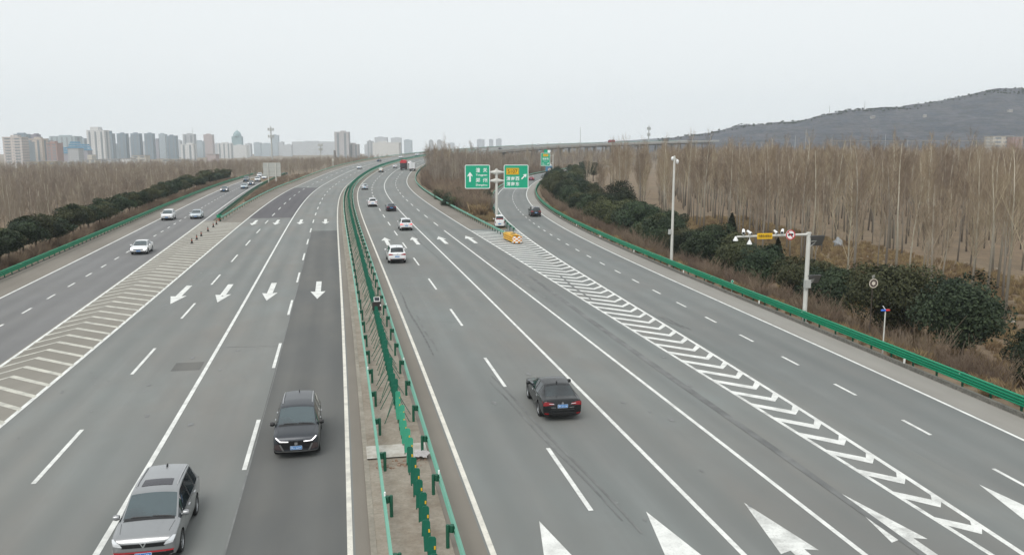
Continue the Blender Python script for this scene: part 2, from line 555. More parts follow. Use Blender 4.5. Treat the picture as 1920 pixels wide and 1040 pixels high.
def xline(path, n):
    S = np.arange(path.smin + 1, path.smax - 1, 1.0)
    q = path.pt(S, n)
    return lambda y: float(np.interp(y, q[:, 1], q[:, 0]))

def stripes(xa, xb, y0, y1, frac, dl, dr, parent, m, th=0.62, period=1.98, skip=None):
    """bent stripes across a gore: the bend lies at a share of the width, dl and dr ahead of its ends"""
    y = y0
    while y < y1:
        a = (xa(y) , y); c = (xb(y), y)
        w = c[0] - a[0]
        k = min(1.0, abs(w) / 3.0)
        pa = (xa(y - dl * k), y - dl * k); pc = (xb(y - dr * k), y - dr * k)
        pb = (xa(y) + w * frac, y)
        V = []
        for (px, py) in (pa, pb, pc):
            V += [(px, py, Z2 + 0.001), (px, py + th, Z2 + 0.001)]
        # keep both ends on the border lines
        V[1] = (xa(pa[1] + th), pa[1] + th, V[1][2]); V[5] = (xb(pc[1] + th), pc[1] + th, V[5][2])
        if skip is None or not skip(y):
            me = bpy.data.meshes.new('gore_stripe')
            me.from_pydata(V, [], [(0, 2, 3, 1), (2, 4, 5, 3)])
            me.materials.append(m)
            link('gore_stripe', me, parent)
        y += period
stripes(xline(FEED, 3.82), xline(MAIN, LM_EDGE), 27.1, 136, 0.33, 2.3, 1.7, gore_left, PAINT_OLD, th=0.42)
_g5, _g4 = xline(RAMP, -3.75), xline(MAIN, RM_S4)
stripes(_g4, _g5, 24.85, 118, 0.68, -1.9, -1.45, gore_right, PAINT)

# sealed cracks, transverse joints and oil drips
SEAL = mat('bitumen_seal', (0.14, 0.143, 0.14), 0.7, noise=[(1.5, (0.20, 0.205, 0.20), 1.0, 5)])
def crack(path, s0, n0, s1, n1, w, parent, wob=.12, seed=0):
    r = np.random.RandomState(seed); k = 24; t = np.linspace(0, 1, k)
    nz = np.cumsum(r.normal(0, 1, k)); nz -= nz[0] + (nz[-1] - nz[0]) * t; nz *= wob / max(.5, np.abs(nz).max())
    along = abs(s1 - s0) > abs(n1 - n0)
    s = s0 + (s1 - s0) * t + (0 if along else nz); n = n0 + (n1 - n0) * t + (nz if along else 0)
    ww = w * r.uniform(.4, 1.3, k)
    if along: a = path.pt(s, n - ww / 2, 0.010); b = path.pt(s, n + ww / 2, 0.010)
    else: a = path.pt(s - ww / 2, n, 0.010); b = path.pt(s + ww / 2, n, 0.010)
    me = bpy.data.meshes.new('sealed_crack'); me.from_pydata([tuple(q) for q in a] + [tuple(q) for q in b], [], [(i, k + i, k + i + 1, i + 1) for i in range(k - 1)])
    me.materials.append(SEAL); link('sealed_crack', me, parent)
for i, (s, a, b_) in enumerate([(52.5, -9.4, -6.0), (83, -13, -9.7), (110, -9.4, -6.0)]): crack(MAIN, s, a, s + rnd.uniform(-1, 1), b_, .05, road_left, .15, i)
for i, (s, a, b_) in enumerate([(58, 2.2, 5.6), (76, 9.6, 12.8)]): crack(MAIN, s, a, s + rnd.uniform(-1, 1), b_, .04, road_right, .15, 20 + i)
crack(MAIN, 22, LM_A + .14, 124, LM_A + .14, .06, road_left, .04, 61)
OIL = mat('oil_stain', (0.12, 0.122, 0.12), 0.5, noise=[(6, (0.20, 0.205, 0.20), 0.9, 4)])
for i in range(70):
    left = i % 2
    s = rnd.uniform(20, 90); n = rnd.choice([-15, -11.4, -7.7]) if left else rnd.choice([3.9, 7.6, 11.1, 14.8])
    n += rnd.gauss(0, .6); r_ = rnd.uniform(.04, .16)
    pts = [tuple(MAIN.pt(s + r_ * 2.2 * math.sin(a) * rnd.uniform(.6, 1), n + r_ * math.cos(a) * rnd.uniform(.6, 1), 0.011)) for a in np.linspace(0, 6.28, 10)[:-1]]
    me = bpy.data.meshes.new('oil_stain'); me.from_pydata(pts, [], [tuple(range(9))[::-1]]); me.materials.append(OIL); link('oil_stain', me, road_left if left else road_right)

# skid marks: rubber laid on the asphalt in narrow tracks
RUB = mat('tyre_rubber_mark', (0.085, 0.088, 0.086), 0.75, noise=[(2.5, (0.17, 0.175, 0.17), 0.95, 5)])
RUB2 = mat('faint_rubber_mark', (0.115, 0.119, 0.117), 0.8, noise=[(0.6, (0.19, 0.195, 0.19), 0.95, 5)])
def skid(path, pts, w, m, parent):
    """track through (s, n) points"""
    pts = np.array(pts, float)
    t = np.linspace(0, 1, 26)
    tt = np.linspace(0, 1, len(pts))
    s = np.interp(t, tt, pts[:, 0]); n = np.interp(t, tt, pts[:, 1])
    n = n + 0.05 * np.sin(t * 9)
    ww = w * (0.35 + 0.65 * np.sin(np.clip(t, 0.02, 0.98) * math.pi) ** 0.5)
    a = path.pt(s, n - ww / 2, Z3); b = path.pt(s, n + ww / 2, Z3)
    V = [tuple(p) for p in a] + [tuple(p) for p in b]
    k = len(t)
    me = bpy.data.meshes.new('skid_mark')
    me.from_pydata(V, [], [(i, k + i, k + i + 1, i + 1) for i in range(k - 1)])
    me.materials.append(m)
    link('skid_mark', me, parent)
skid(MAIN, [(48, 3.0), (62, 2.75), (70, 2.7)], 0.13, RUB, road_right)
skid(MAIN, [(49, 3.35), (60, 3.1)], 0.10, RUB2, road_right)
skid(MAIN, [(120, 8.2), (105, 8.1), (88, 8.4)], 0.16, RUB, road_right)
skid(MAIN, [(24, 6.9), (34, 6.2), (43, 5.5)], 0.12, RUB2, road_right)
skid(MAIN, [(25, 6.6), (34, 5.9), (42, 5.2)], 0.10, RUB2, road_right)
skid(MAIN, [(20, 14.6), (40, 14.7), (62, 15.0), (90, 15.4)], 0.42, RUB2, road_right)
skid(MAIN, [(60, 13.9), (85, 13.7), (112, 13.6)], 0.22, RUB2, road_right)
skid(RAMP, [(60, -3.3), (56, -2.9)], 0.13, RUB, road_ramp)
skid(RAMP, [(60, -3.0), (55.5, -2.6)], 0.13, RUB, road_ramp)
skid(MAIN, [(77, 18.1), (70, 17.6), (63, 17.2)], 0.22, RUB2, road_right)

# ------------------------------------------------------------------ natural ground
GROUND = mat('dry_winter_soil', (0.205, 0.140, 0.085), 0.95,
             noise=[(0.03, (0.17, 0.135, 0.085), 0.9, 4), (0.18, (0.30, 0.22, 0.14), 0.7, 6), (0.7, (0.13, 0.10, 0.065), 0.55, 6), (4, (0.10, 0.075, 0.05), 0.5, 5)],
             bump=(1.5, 0.6, 0.15))
def grid_mesh(name, xs, ys, zf):
    X, Y = np.meshgrid(xs, ys)
    Z = zf(X, Y)
    V = np.stack([X, Y, Z], -1).reshape(-1, 3)
    idx = np.arange(len(xs) * len(ys)).reshape(len(ys), len(xs))
    F = np.stack([idx[:-1, :-1], idx[:-1, 1:], idx[1:, 1:], idx[1:, :-1]], -1).reshape(-1, 4)
    me = bpy.data.meshes.new(name)
    me.from_pydata(V.tolist(), [], F.tolist())
    me.shade_smooth()
    return me
xs = np.unique(np.r_[-2600, -2200, -1800, np.arange(-1300, -200, 60), np.arange(-200, -130, 8), np.arange(-130, 90, 1.6), np.arange(90, 200, 8), np.arange(200, 1300, 60), 1800, 2200, 2600])
ys = np.unique(np.r_[-300, -150, -80, np.arange(-40, 340, 3.0), np.arange(340, 620, 6.0), np.arange(620, 1400, 40), 1700, 2200, 2600, 2950])
ground = structure(link('ground', grid_mesh('ground', xs, ys, terr), None, GROUND))

# the loess tableland on the right: a long ridge stepped with terraces
RU = [200, 309, 423, 481, 603, 656, 715, 815, 905, 973, 1013, 1086, 1500, 2400]
RZ = [4, 29, 45, 59, 68, 82, 93, 98, 111, 126, 135, 134, 150, 165]
HS = 0.7
def hill_z(X, Y):
    X, Y = np.asarray(X, float) / HS, np.asarray(Y, float) / HS
    r = np.interp(X * 1800.0 / np.maximum(Y, 900), RU, RZ)
    t = np.clip((Y - 1230 + 60 * fbm(X / 160, Y / 300, 5)) / 560, 0, 1)
    prof = t ** 0.85
    z = r * prof + 5.0 * fbm(X / 55, Y / 55, 8) * t * (1.02 - 0.7 * t) * np.clip(r / 50, 0, 1)
    step = 6.0
    k = z / step
    fr = k - np.floor(k)
    z = (np.floor(k) + smooth01((fr - 0.45) / 0.4)) * step * 0.55 + z * 0.45
    z = z + 0.9 * fbm(X / 9, Y / 30, 2) * np.clip(r / 40, 0, 1)
    return np.where(t > 0, HS * z + 3.6 * np.clip(r / 40, 0, 1) * prof - 2.6, -6)
HILL = mat('hazed_hill_scrub_and_terraces', (0.015, 0.032, 0.062), 0.95,  # scrub and terrace tones with the blue of distance haze put into them
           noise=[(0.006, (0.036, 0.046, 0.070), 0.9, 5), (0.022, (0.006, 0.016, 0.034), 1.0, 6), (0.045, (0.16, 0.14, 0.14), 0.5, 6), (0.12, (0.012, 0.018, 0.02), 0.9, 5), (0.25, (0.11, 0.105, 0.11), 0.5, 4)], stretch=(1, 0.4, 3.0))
hx = np.arange(100, 1700, 10.0); hy = np.r_[np.arange(800, 1330, 7.0), 1400, 1600]
hill = structure(link('hill', grid_mesh('hill', hx, hy, hill_z), None, HILL))
def ridge2(X, Y):
    h = np.interp(X, [-70, 100, 270, 470, 700, 1700], [0, 14, 26, 40, 55, 80])
    return h * smooth01((Y - 2450) / 350) - 4 + 2 * fbm(X / 120, Y / 120, 9)
hill2 = structure(link('hills_far', grid_mesh('hills_far', np.arange(-150, 2200, 35.0), np.r_[np.arange(2400, 2850, 40.0), 2920], ridge2), None, HILL))

# ------------------------------------------------------------------ guardrails
def greenmat(name, c, n2):
    return mat(name, c, 0.5, 0.0, noise=[(0.6, n2, 0.55, 5), (7, (c[0] * 1.8 + .02, c[1] * 1.2 + .02, c[2] * 1.5 + .02), 0.25, 4)], spec=0.4)
RAILG = greenmat('green_rail_paint', (0.002, 0.235, 0.112), (0.012, 0.20, 0.11))
RAILP = greenmat('faded_green_rail_paint', (0.12, 0.36, 0.26), (0.20, 0.40, 0.31))
POSTG = greenmat('dark_green_post_paint', (0.006, 0.085, 0.045), (0.012, 0.07, 0.04))
SLATD = greenmat('dark_green_slat_plastic', (0.004, 0.12, 0.070), (0.010, 0.10, 0.062))
SLATL = greenmat('pale_green_slat_plastic', (0.045, 0.33, 0.20), (0.03, 0.27, 0.16))
GALV = mat('galvanised_steel', (0.42, 0.43, 0.42), 0.45, 0.6, noise=[(1.5, (0.30, 0.30, 0.29), 0.6, 4)])
REFLW = mat('white_reflector', (0.8, 0.8, 0.78), 0.4)
REFLY = mat('yellow_reflector', (0.75, 0.42, 0.02), 0.4)

THRIE = [(0, 0), (.075, .04), (.075, .085), (0, .127), (0, .13), (.075, .17), (.075, .215), (0, .255), (0, .26), (.075, .30), (.075, .345), (0, .39), (0, .42), (.06, .45), (.06, .48), (0, .51)]
WAVE = [(0.00, 0.00), (0.075, 0.055), (0.075, 0.105), (0.0, 0.155), (0.075, 0.205), (0.075, 0.255), (0.0, 0.31)]
def beam_mesh(path, n, s0, s1, side, z0=0.52, step=4.0, prof=WAVE, th=0.012):
    """corrugated beam swept along the road; the waves bulge towards side"""
    ns = max(2, int((s1 - s0) / step) + 1)
    S = np.linspace(s0, s1, ns)
    pr = [(d * side, h) for d, h in prof]
    ring = pr + [(d - th * side, h) for d, h in reversed(pr)]
    grid = [path.pt(S, n + d, z0 + h) for d, h in ring]
    k = len(ring)
    V = np.stack(grid, 1).reshape(-1, 3)
    F = []
    for i in range(ns - 1):
        for j in range(k):
            a, b = i * k + j, i * k + (j + 1) % k
            F.append((a, b, b + k, a + k) if side < 0 else (b, a, a + k, b + k))
    F.append(tuple(range(k))); F.append(tuple((ns - 1) * k + j for j in reversed(range(k))))
    me = bpy.data.meshes.new('rail_beam')
    me.from_pydata(V.tolist(), [], F)
    return me

_post = MB().lathe([(0.057, -0.5), (0.057, 0.80), (0.05, 0.82)], 10).mesh('post', 40)
_post.materials.append(POSTG)
_blockm = {}
for sd in (-1, 1):
    b = MB().lathe([(0.085, 0.58), (0.085, 0.80)], 8, c=(sd * 0.13, 0, 0))
    _blockm[sd] = b.mesh('blockout', 40); _blockm[sd].materials.append(POSTG)
_cap = MB().box((0, 0, 0), (0.05, 0.09, 0.12)).mesh('reflector')
_cap.materials.append(REFLW)

def guardrail(name, path, n, s0, s1, side, label, group, spacing=4.0, near=260.0, m=RAILG, z0=0.52, reflect=16.0, s_first=None, prof=WAVE):
    """beam on posts; posts stand behind the beam (away from side), one object each in view"""
    p0 = path.pt(s0, n)
    root = empty(name, tuple(p0))
    tag(root, label, 'guardrail', group)
    inv = -Vector(p0)
    me = beam_mesh(path, n, s0, s1, side, z0, prof=prof)
    me.transform(Matrix.Translation(inv)); me.materials.append(m)
    link('rail_beam', me, root)
    s = s0 + 0.5 if s_first is None else s_first
    far = MB()
    k = 0
    while s < s1 - 0.3:
        p = path.pt(s, n - side * 0.20)
        g = Vector(p) + inv
        if s < near:
            o = link('post', _post, root); o.location = g; o.rotation_euler = (0, 0, path.heading(s))
            bl = link('blockout', _blockm[side], o)
            if reflect and k % int(reflect / spacing) == 0:
                r = link('reflector', _cap, root); r.location = Vector(path.pt(s, n, z0 + 0.36)) + inv
        else:
            far.box((g.x, g.y, g.z + 0.35), (0.11, 0.11, 0.8))
        s += spacing; k += 1
    if far.v:
        o = far.build('far_posts', POSTG, root); o['kind'] = 'stuff'
    return root

guardrail('guardrail', MAIN, -0.93, -10, 640, -1, 'faded green guardrail on the left side of the central median', 'median guardrails', 4.0, 250, RAILP, s_first=-5.4)
guardrail('guardrail', MAIN, 1.0, -10, 640, 1, 'green guardrail on the right side of the central median', 'median guardrails', 4.0, 250, RAILP, s_first=-3.9)
guardrail('guardrail', RAMP, 5.80, 8, 470, -1, 'bright green guardrail along the right edge of the exit ramp', 'roadside guardrails', 2.0, 230, RAILG, z0=0.36, prof=THRIE)
guardrail('guardrail', FEED, -6.85, 20, 380, 1, 'green guardrail in front of the evergreen row on far left', 'roadside guardrails', 2.0, 240, RAILG, z0=0.36, prof=THRIE)
guardrail('guardrail', FEED, 5.75, 141, 380, -1, 'guardrail of the feeder road running from the left gore nose', 'roadside guardrails', 2.0, 260, RAILG)
guardrail('guardrail', MAIN, -20.4, 142, 1040, 1, 'pale green guardrail on the left edge of the left carriageway', 'roadside guardrails', 4.0, 300, RAILP)
guardrail('guardrail', MAIN, 19.55, 109, 1040, -1, 'guardrail between right carriageway and the shrubs of the gore', 'roadside guardrails', 2.0, 230, RAILP)
guardrail('guardrail', RAMP, -4.75, 118, 560, 1, 'guardrail on the left edge of the curving exit ramp', 'roadside guardrails', 4.0, 260, RAILP)

# anti-glare slats on the median
def slat_mesh(m, yellow):
    b = MB()
    pts = [(-0.105, 0.50), (0.105, 0.50), (0.11, 1.38), (0.07, 1.44), (-0.07, 1.45), (-0.105, 1.40)]
    b.prism_xz(pts, -0.012, 0.012)
    me = b.mesh('antiglare_slat')
    me.materials.append(m)
    return me
SL = [slat_mesh(SLATD, 0), slat_mesh(SLATL, 0)]
_leg = MB().box((0, 0.02, 0.25), (0.04, 0.03, 0.62)).mesh('slat_leg'); _leg.materials.append(POSTG)
_brl = MB().tube([(-0.05, 0, 0.80), (-0.20, -0.35, 0.55), (-0.55, -1.0, 0.02)], 0.018, 5).mesh('brace'); _brl.materials.append(POSTG)
_brr = MB().tube([(0.05, 0, 0.80), (0.2, -0.3, 0.58), (0.52, -0.95, 0.02)], 0.018, 5).mesh('brace'); _brr.materials.append(POSTG)
_ry = MB().box((0.07, -0.018, 1.12), (0.045, 0.012, 0.10)).mesh('reflector'); _ry.materials.append(REFLY)
fence = empty('antiglare_fence', tuple(MAIN.pt(0, 0.12, 0.085)))
tag(fence, 'row of upright green anti-glare slats along the median centre', 'glare fence')
p0 = Vector(MAIN.pt(0, 0.12, 0.085))
s = 15.0
farm = MB()
while s < 560:
    p = Vector(MAIN.pt(s, 0.12, 0.085)) - p0
    h = MAIN.heading(s)
    if s < 290:
        pale = 29.3 < s < 36.8
        o = link('antiglare_slat', SL[1] if pale else SL[0], fence)
        o.location = p; o.rotation_euler = (R(rnd.uniform(-2, 2)), R(rnd.uniform(-2.5, 2.5)), h + R(rnd.uniform(-8, 8)))
        if s < 37:
            link('slat_leg', _leg, o); link('reflector', _ry, o)
        else:
            link('brace', _brl, o); link('brace', _brr, o)
            if s < 60: link('slat_leg', _leg, o)
    else:
        farm.box((p.x, p.y, p.z + 0.97), (0.22, 0.03, 0.95), h)
    s += 1.0 if s < 320 else 1.6
o = farm.build('far_slats', SLATD, fence); o['kind'] = 'stuff'

# cross slab, spilled debris and a torn sheet of plastic on the median
WHITE = mat('white_paint', (0.72, 0.73, 0.72), 0.5, noise=[(2.0, (0.58, 0.58, 0.56), 0.5, 4)])
slab = link('drain_slab', ribbon_mesh('drain_slab', MAIN, -1.35, 1.0, 31.8, 33.2, z=0.15, skirt=0.12), None)
slab.data.materials.append(mat('pale_worn_concrete', (0.50, 0.48, 0.44), 0.9, noise=[(3, (0.30, 0.27, 0.22), 0.7, 6)]))
tag(slab, 'pale concrete drain slab crossing the central median strip', 'slab')
b = MB()
for i in range(60):
    q = MAIN.pt(31.2 + rnd.uniform(-0.45, 0.35), rnd.uniform(-1.1, 0.9), 0.09)
    r = rnd.uniform(0.02, 0.06)
    b.box((q[0], q[1], q[2] + r * 0.4), (r * 2, r * 1.6, r), rnd.uniform(0, 3), 0.7)
o = b.build('rubble', mat('brown_rubble', (0.24, 0.15, 0.10), 0.95, noise=[(2, (0.35, 0.30, 0.25), 0.8, 3)]))
tag(o, 'scattered brown rubble beside the concrete drain slab', 'rubble', kind='stuff')
bmv = []
q = Vector(MAIN.pt(31.7, 0.72, 0.17))
n_ = 7
for j in range(n_):
    for i in range(n_):
        u, v = (i / (n_ - 1) - .5), (j / (n_ - 1) - .5)
        bmv.append((q.x + u * 0.6 + 0.06 * math.sin(7 * v), q.y + v * 0.75 + 0.08 * math.sin(5 * u + 2), q.z + 0.07 * abs(math.sin(9 * u + 4 * v)) + 0.02))
me = bpy.data.meshes.new('plastic_sheet')
me.from_pydata(bmv, [], [(j * n_ + i, j * n_ + i + 1, (j + 1) * n_ + i + 1, (j + 1) * n_ + i) for j in range(n_ - 1) for i in range(n_ - 1)])
me.shade_smooth(); me.materials.append(mat('dusty_plastic', (0.55, 0.53, 0.53), 0.4, noise=[(4, (0.38, 0.34, 0.33), 0.7, 4)]))
tag(link('plastic_sheet', me), 'crumpled pale plastic sheet lying on the median by the slab', 'plastic sheet')

# ------------------------------------------------------------------ vegetation
def tint_mat(name, c_a, c_b, rough=0.9, spread=0.35, transl=0.0):
    """colour from the mesh attribute 'tint' (0..1 between two colours) with a little variation from plant to plant"""
    m = bpy.data.materials.new(name); m.use_nodes = True
    nt = m.node_tree; b = nt.nodes['Principled BSDF']
    b.inputs['Roughness'].default_value = rough
    b.inputs['Specular IOR Level'].default_value = 0.2
    at = nt.nodes.new('ShaderNodeAttribute'); at.attribute_name = 'tint'
    mx = nt.nodes.new('ShaderNodeMix'); mx.data_type = 'RGBA'
    mx.inputs[6].default_value = c_a + (1,); mx.inputs[7].default_value = c_b + (1,)
    nt.links.new(at.outputs['Fac'], mx.inputs[0])
    oi = nt.nodes.new('ShaderNodeObjectInfo')
    hv = nt.nodes.new('ShaderNodeHueSaturation')
    mr = nt.nodes.new('ShaderNodeMapRange'); mr.inputs[3].default_value = 1 - spread; mr.inputs[4].default_value = 1 + spread
    nt.links.new(oi.outputs['Random'], mr.inputs[0]); nt.links.new(mr.outputs[0], hv.inputs['Value'])
    mh = nt.nodes.new('ShaderNodeMapRange'); mh.inputs[3].default_value = 0.488; mh.inputs[4].default_value = 0.512
    nt.links.new(oi.outputs['Random'], mh.inputs[0]); nt.links.new(mh.outputs[0], hv.inputs['Hue'])
    nt.links.new(mx.outputs[2], hv.inputs['Color'])
    nt.links.new(hv.outputs[0], b.inputs['Base Color'])
    return m

BARK = tint_mat('poplar_bark', (0.075, 0.060, 0.047), (0.62, 0.57, 0.47), 0.9, 0.28)
TWIG = tint_mat('bare_twigs', (0.25, 0.19, 0.135), (0.52, 0.44, 0.33), 0.9, 0.28)
TWIG_L = tint_mat('grey_bare_twigs', (0.25, 0.205, 0.165), (0.46, 0.395, 0.32), 0.9, 0.22)
BRUSH = tint_mat('brown_brush_twigs', (0.115, 0.082, 0.06), (0.27, 0.205, 0.15), 0.95, 0.3)
REED = tint_mat('straw_grass', (0.16, 0.115, 0.065), (0.32, 0.235, 0.13), 0.95, 0.25)
LEAF = tint_mat('evergreen_leaves', (0.015, 0.026, 0.015), (0.070, 0.096, 0.048), 0.6, 0.3)
LEAF_O = tint_mat('olive_evergreen_leaves', (0.026, 0.032, 0.015), (0.105, 0.112, 0.050), 0.6, 0.3)
LEAF_C = tint_mat('cypress_needles', (0.012, 0.018, 0.011), (0.045, 0.050, 0.026), 0.8, 0.15)
LEAF_G = tint_mat('fresh_green_leaves', (0.030, 0.055, 0.012), (0.11, 0.14, 0.035), 0.6, 0.15)
TRUNKM = mat('dark_trunk_bark', (0.07, 0.052, 0.038), 0.95, noise=[(4, (0.13, 0.10, 0.075), 0.7, 4)])

def set_tint(me, vals):
    a = me.attributes.new('tint', 'FLOAT', 'POINT')
    a.data.foreach_set('value', np.asarray(vals, np.float32))

class TB:
    """thin tapered twigs with a tint per vertex"""
    def __init__(self): self.v, self.f, self.t = [], [], []
    def twig(self, pts, r0, r1, n, t0, t1):
        base = len(self.v); k = len(pts)
        for i, p in enumerate(pts):
            d = pts[min(i + 1, k - 1)] - pts[max(i - 1, 0)]
            d.normalize()
            ref = Vector((1, 0, 0)) if abs(d.x) < 0.8 else Vector((0, 1, 0))
            u = d.cross(ref).normalized(); w = d.cross(u)
            a = i / (k - 1); r = r0 + (r1 - r0) * a
            for q in range(n):
                an = 2 * math.pi * q / n
                self.v.append(tuple(p + u * (r * math.cos(an)) + w * (r * math.sin(an))))
                self.t.append(t0 + (t1 - t0) * a)
        for i in range(k - 1):
            for q in range(n):
                a = base + i * n + q; b = base + i * n + (q + 1) % n
                self.f.append((a, b, b + n, a + n))
    def mesh(self, name, m):
        me = bpy.data.meshes.new(name)
        me.from_pydata(self.v, [], self.f); set_tint(me, self.t)
        me.shade_smooth(); me.materials.append(m)
        return me

def poplar(seed, h, nlead, spread, mtwig, dens=1.0):
    """bare tree: dark foot, pale stem dividing into steep leaders that carry fine branches and twigs"""
    r = random.Random(seed)
    T, B = TB(), TB()
    def bend(p, d, ln, k, wob):
        pts = [p.copy()]; q = p.copy(); dd = d.copy()
        for i in range(k):
            dd = (dd + Vector((r.uniform(-wob, wob), r.uniform(-wob, wob), 0.05))).normalized()
            q = q + dd * (ln / k); pts.append(q.copy())
        return pts
    foot = h * r.uniform(.22, .34)
    lean = Vector((r.uniform(-.05, .05), r.uniform(-.05, .05), 1)).normalized()
    low = [Vector((0, 0, -.6)), lean * foot * .5, lean * foot]
    r0 = .0078 * h
    T.twig(low, r0 * 1.2, r0, 7, 0.0, 0.3)
    main = bend(low[-1], lean, h - foot, 7, .07)
    T.twig(main, r0, .012, 6, .3, .95)
    leaders = [(main, 1.0)]
    for j in range(nlead):
        u = r.uniform(0.0, .6); i = min(5, int(u * 7)); p = main[i].lerp(main[i + 1], u * 7 - i)
        az = j * 2.4 + r.uniform(-.6, .6); tl = r.uniform(.18, .5) * spread
        d = Vector((math.cos(az) * tl, math.sin(az) * tl, 1)).normalized()
        ln = (h - p.z) * r.uniform(.45, .8)
        pts = bend(p, d, ln, 6, .11)
        B.twig(pts, r0 * .36, .006, 4, .55, .85)
        leaders.append((pts, .8))
    for pts, k in leaders:
        n = int((22 if k == 1 else 9) * dens)
        L0 = sum((pts[i + 1] - pts[i]).length for i in range(len(pts) - 1))
        for j in range(n):
            u = .18 + .80 * (j + r.random()) / n
            f = u * (len(pts) - 1); i = min(len(pts) - 2, int(f)); p = pts[i].lerp(pts[i + 1], f - i)
            az = r.uniform(0, 6.283); up = r.uniform(.35, .9) * spread
            d = Vector((math.cos(az) * up, math.sin(az) * up, 1)).normalized()
            ln = h * r.uniform(.07, .17) * (1.15 - .6 * u)
            q = bend(p, d, ln, 2, .12)
            B.twig(q, .013, .006, 3, .7, .4)
            for w in range(5):
                p2 = q[0].lerp(q[2], r.uniform(.25, .98)); a2 = az + r.uniform(-1.8, 1.8); u2 = r.uniform(.3, .9)
                d2 = Vector((math.cos(a2) * u2, math.sin(a2) * u2, 1)).normalized(); l2 = ln * r.uniform(.3, .7)
                e = p2 + d2 * l2
                B.twig([p2, e], .0075, .004, 3, .4, .1)
                for v in range(2):
                    a3 = a2 + r.uniform(-2, 2); p3 = p2.lerp(e, r.uniform(.3, .9))
                    B.twig([p3, p3 + Vector((math.cos(a3) * .7, math.sin(a3) * .7, 1)).normalized() * l2 * .6], .006, .004, 3, .2, 0.0)
    return T.mesh('trunk', BARK), B.mesh('crown', mtwig)

POP_R = [poplar(100 + i, [13.4, 14.6, 12.2, 15.2, 13.0, 14.0][i], [4, 5, 6, 4, 7, 3][i], [.95, .85, 1.15, .8, 1.2, .95][i], TWIG, 1.5) for i in range(6)]
POP_L = [poplar(200 + i, [8.8, 9.6, 8.0, 9.9][i], [6, 5, 7, 6][i], [1.15, 1.0, 1.4, 1.2][i], TWIG_L, 1.1) for i in range(4)]

def bush(seed, rad, h, n, m):
    """leafless shrub: many stems fanning from the ground"""
    r = random.Random(seed); B = TB()
    for i in range(n):
        a = r.uniform(0, 6.28); q = r.random() ** 0.5 * rad * 0.5
        p = Vector((math.cos(a) * q, math.sin(a) * q, -0.1))
        d = Vector((math.cos(a) * r.uniform(.1, .55), math.sin(a) * r.uniform(.1, .55), 1)).normalized()
        L = h * r.uniform(0.6, 1.05)
        e = p + d * L
        mid = p + d * L * 0.5 + Vector((r.uniform(-.1, .1), r.uniform(-.1, .1), 0))
        B.twig([p, mid, e], 0.014, 0.005, 3, 0.2, 0.9)
        for k in range(5):
            u = r.uniform(0.25, 0.95); o = mid.lerp(e, max(0, u * 2 - 1)) if u > .5 else p.lerp(mid, u * 2)
            a2 = a + r.uniform(-2, 2); l2 = L * r.uniform(.15, .4)
            B.twig([o, o + Vector((math.cos(a2) * .7, math.sin(a2) * .7, 1)).normalized() * l2], 0.008, 0.004, 3, 0.5, 1.0)
    return B.mesh('shrub', m)

def tuft(seed, h, n, m):
    r = random.Random(seed); v, f, t = [], [], []
    for i in range(n):
        a = r.uniform(0, 6.28); q = r.random() * 0.35
        x, y = math.cos(a) * q, math.sin(a) * q
        L = h * r.uniform(.5, 1.1); b = r.uniform(0, 6.28); lean = r.uniform(.1, .6) * L
        w = 0.015
        k = len(v)
        v += [(x - w * math.sin(b), y + w * math.cos(b), -.05), (x + w * math.sin(b), y - w * math.cos(b), -.05), (x + math.cos(b) * lean * .4, y + math.sin(b) * lean * .4, L * .6), (x + math.cos(b) * lean, y + math.sin(b) * lean, L)]
        f += [(k, k + 1, k + 2), (k, k + 2, k + 3)]
        tt = r.random(); t += [tt * .5, tt * .5, tt, min(1, tt + .3)]
    me = bpy.data.meshes.new('tuft'); me.from_pydata(v, [], f); set_tint(me, t); me.materials.append(m)
    return me

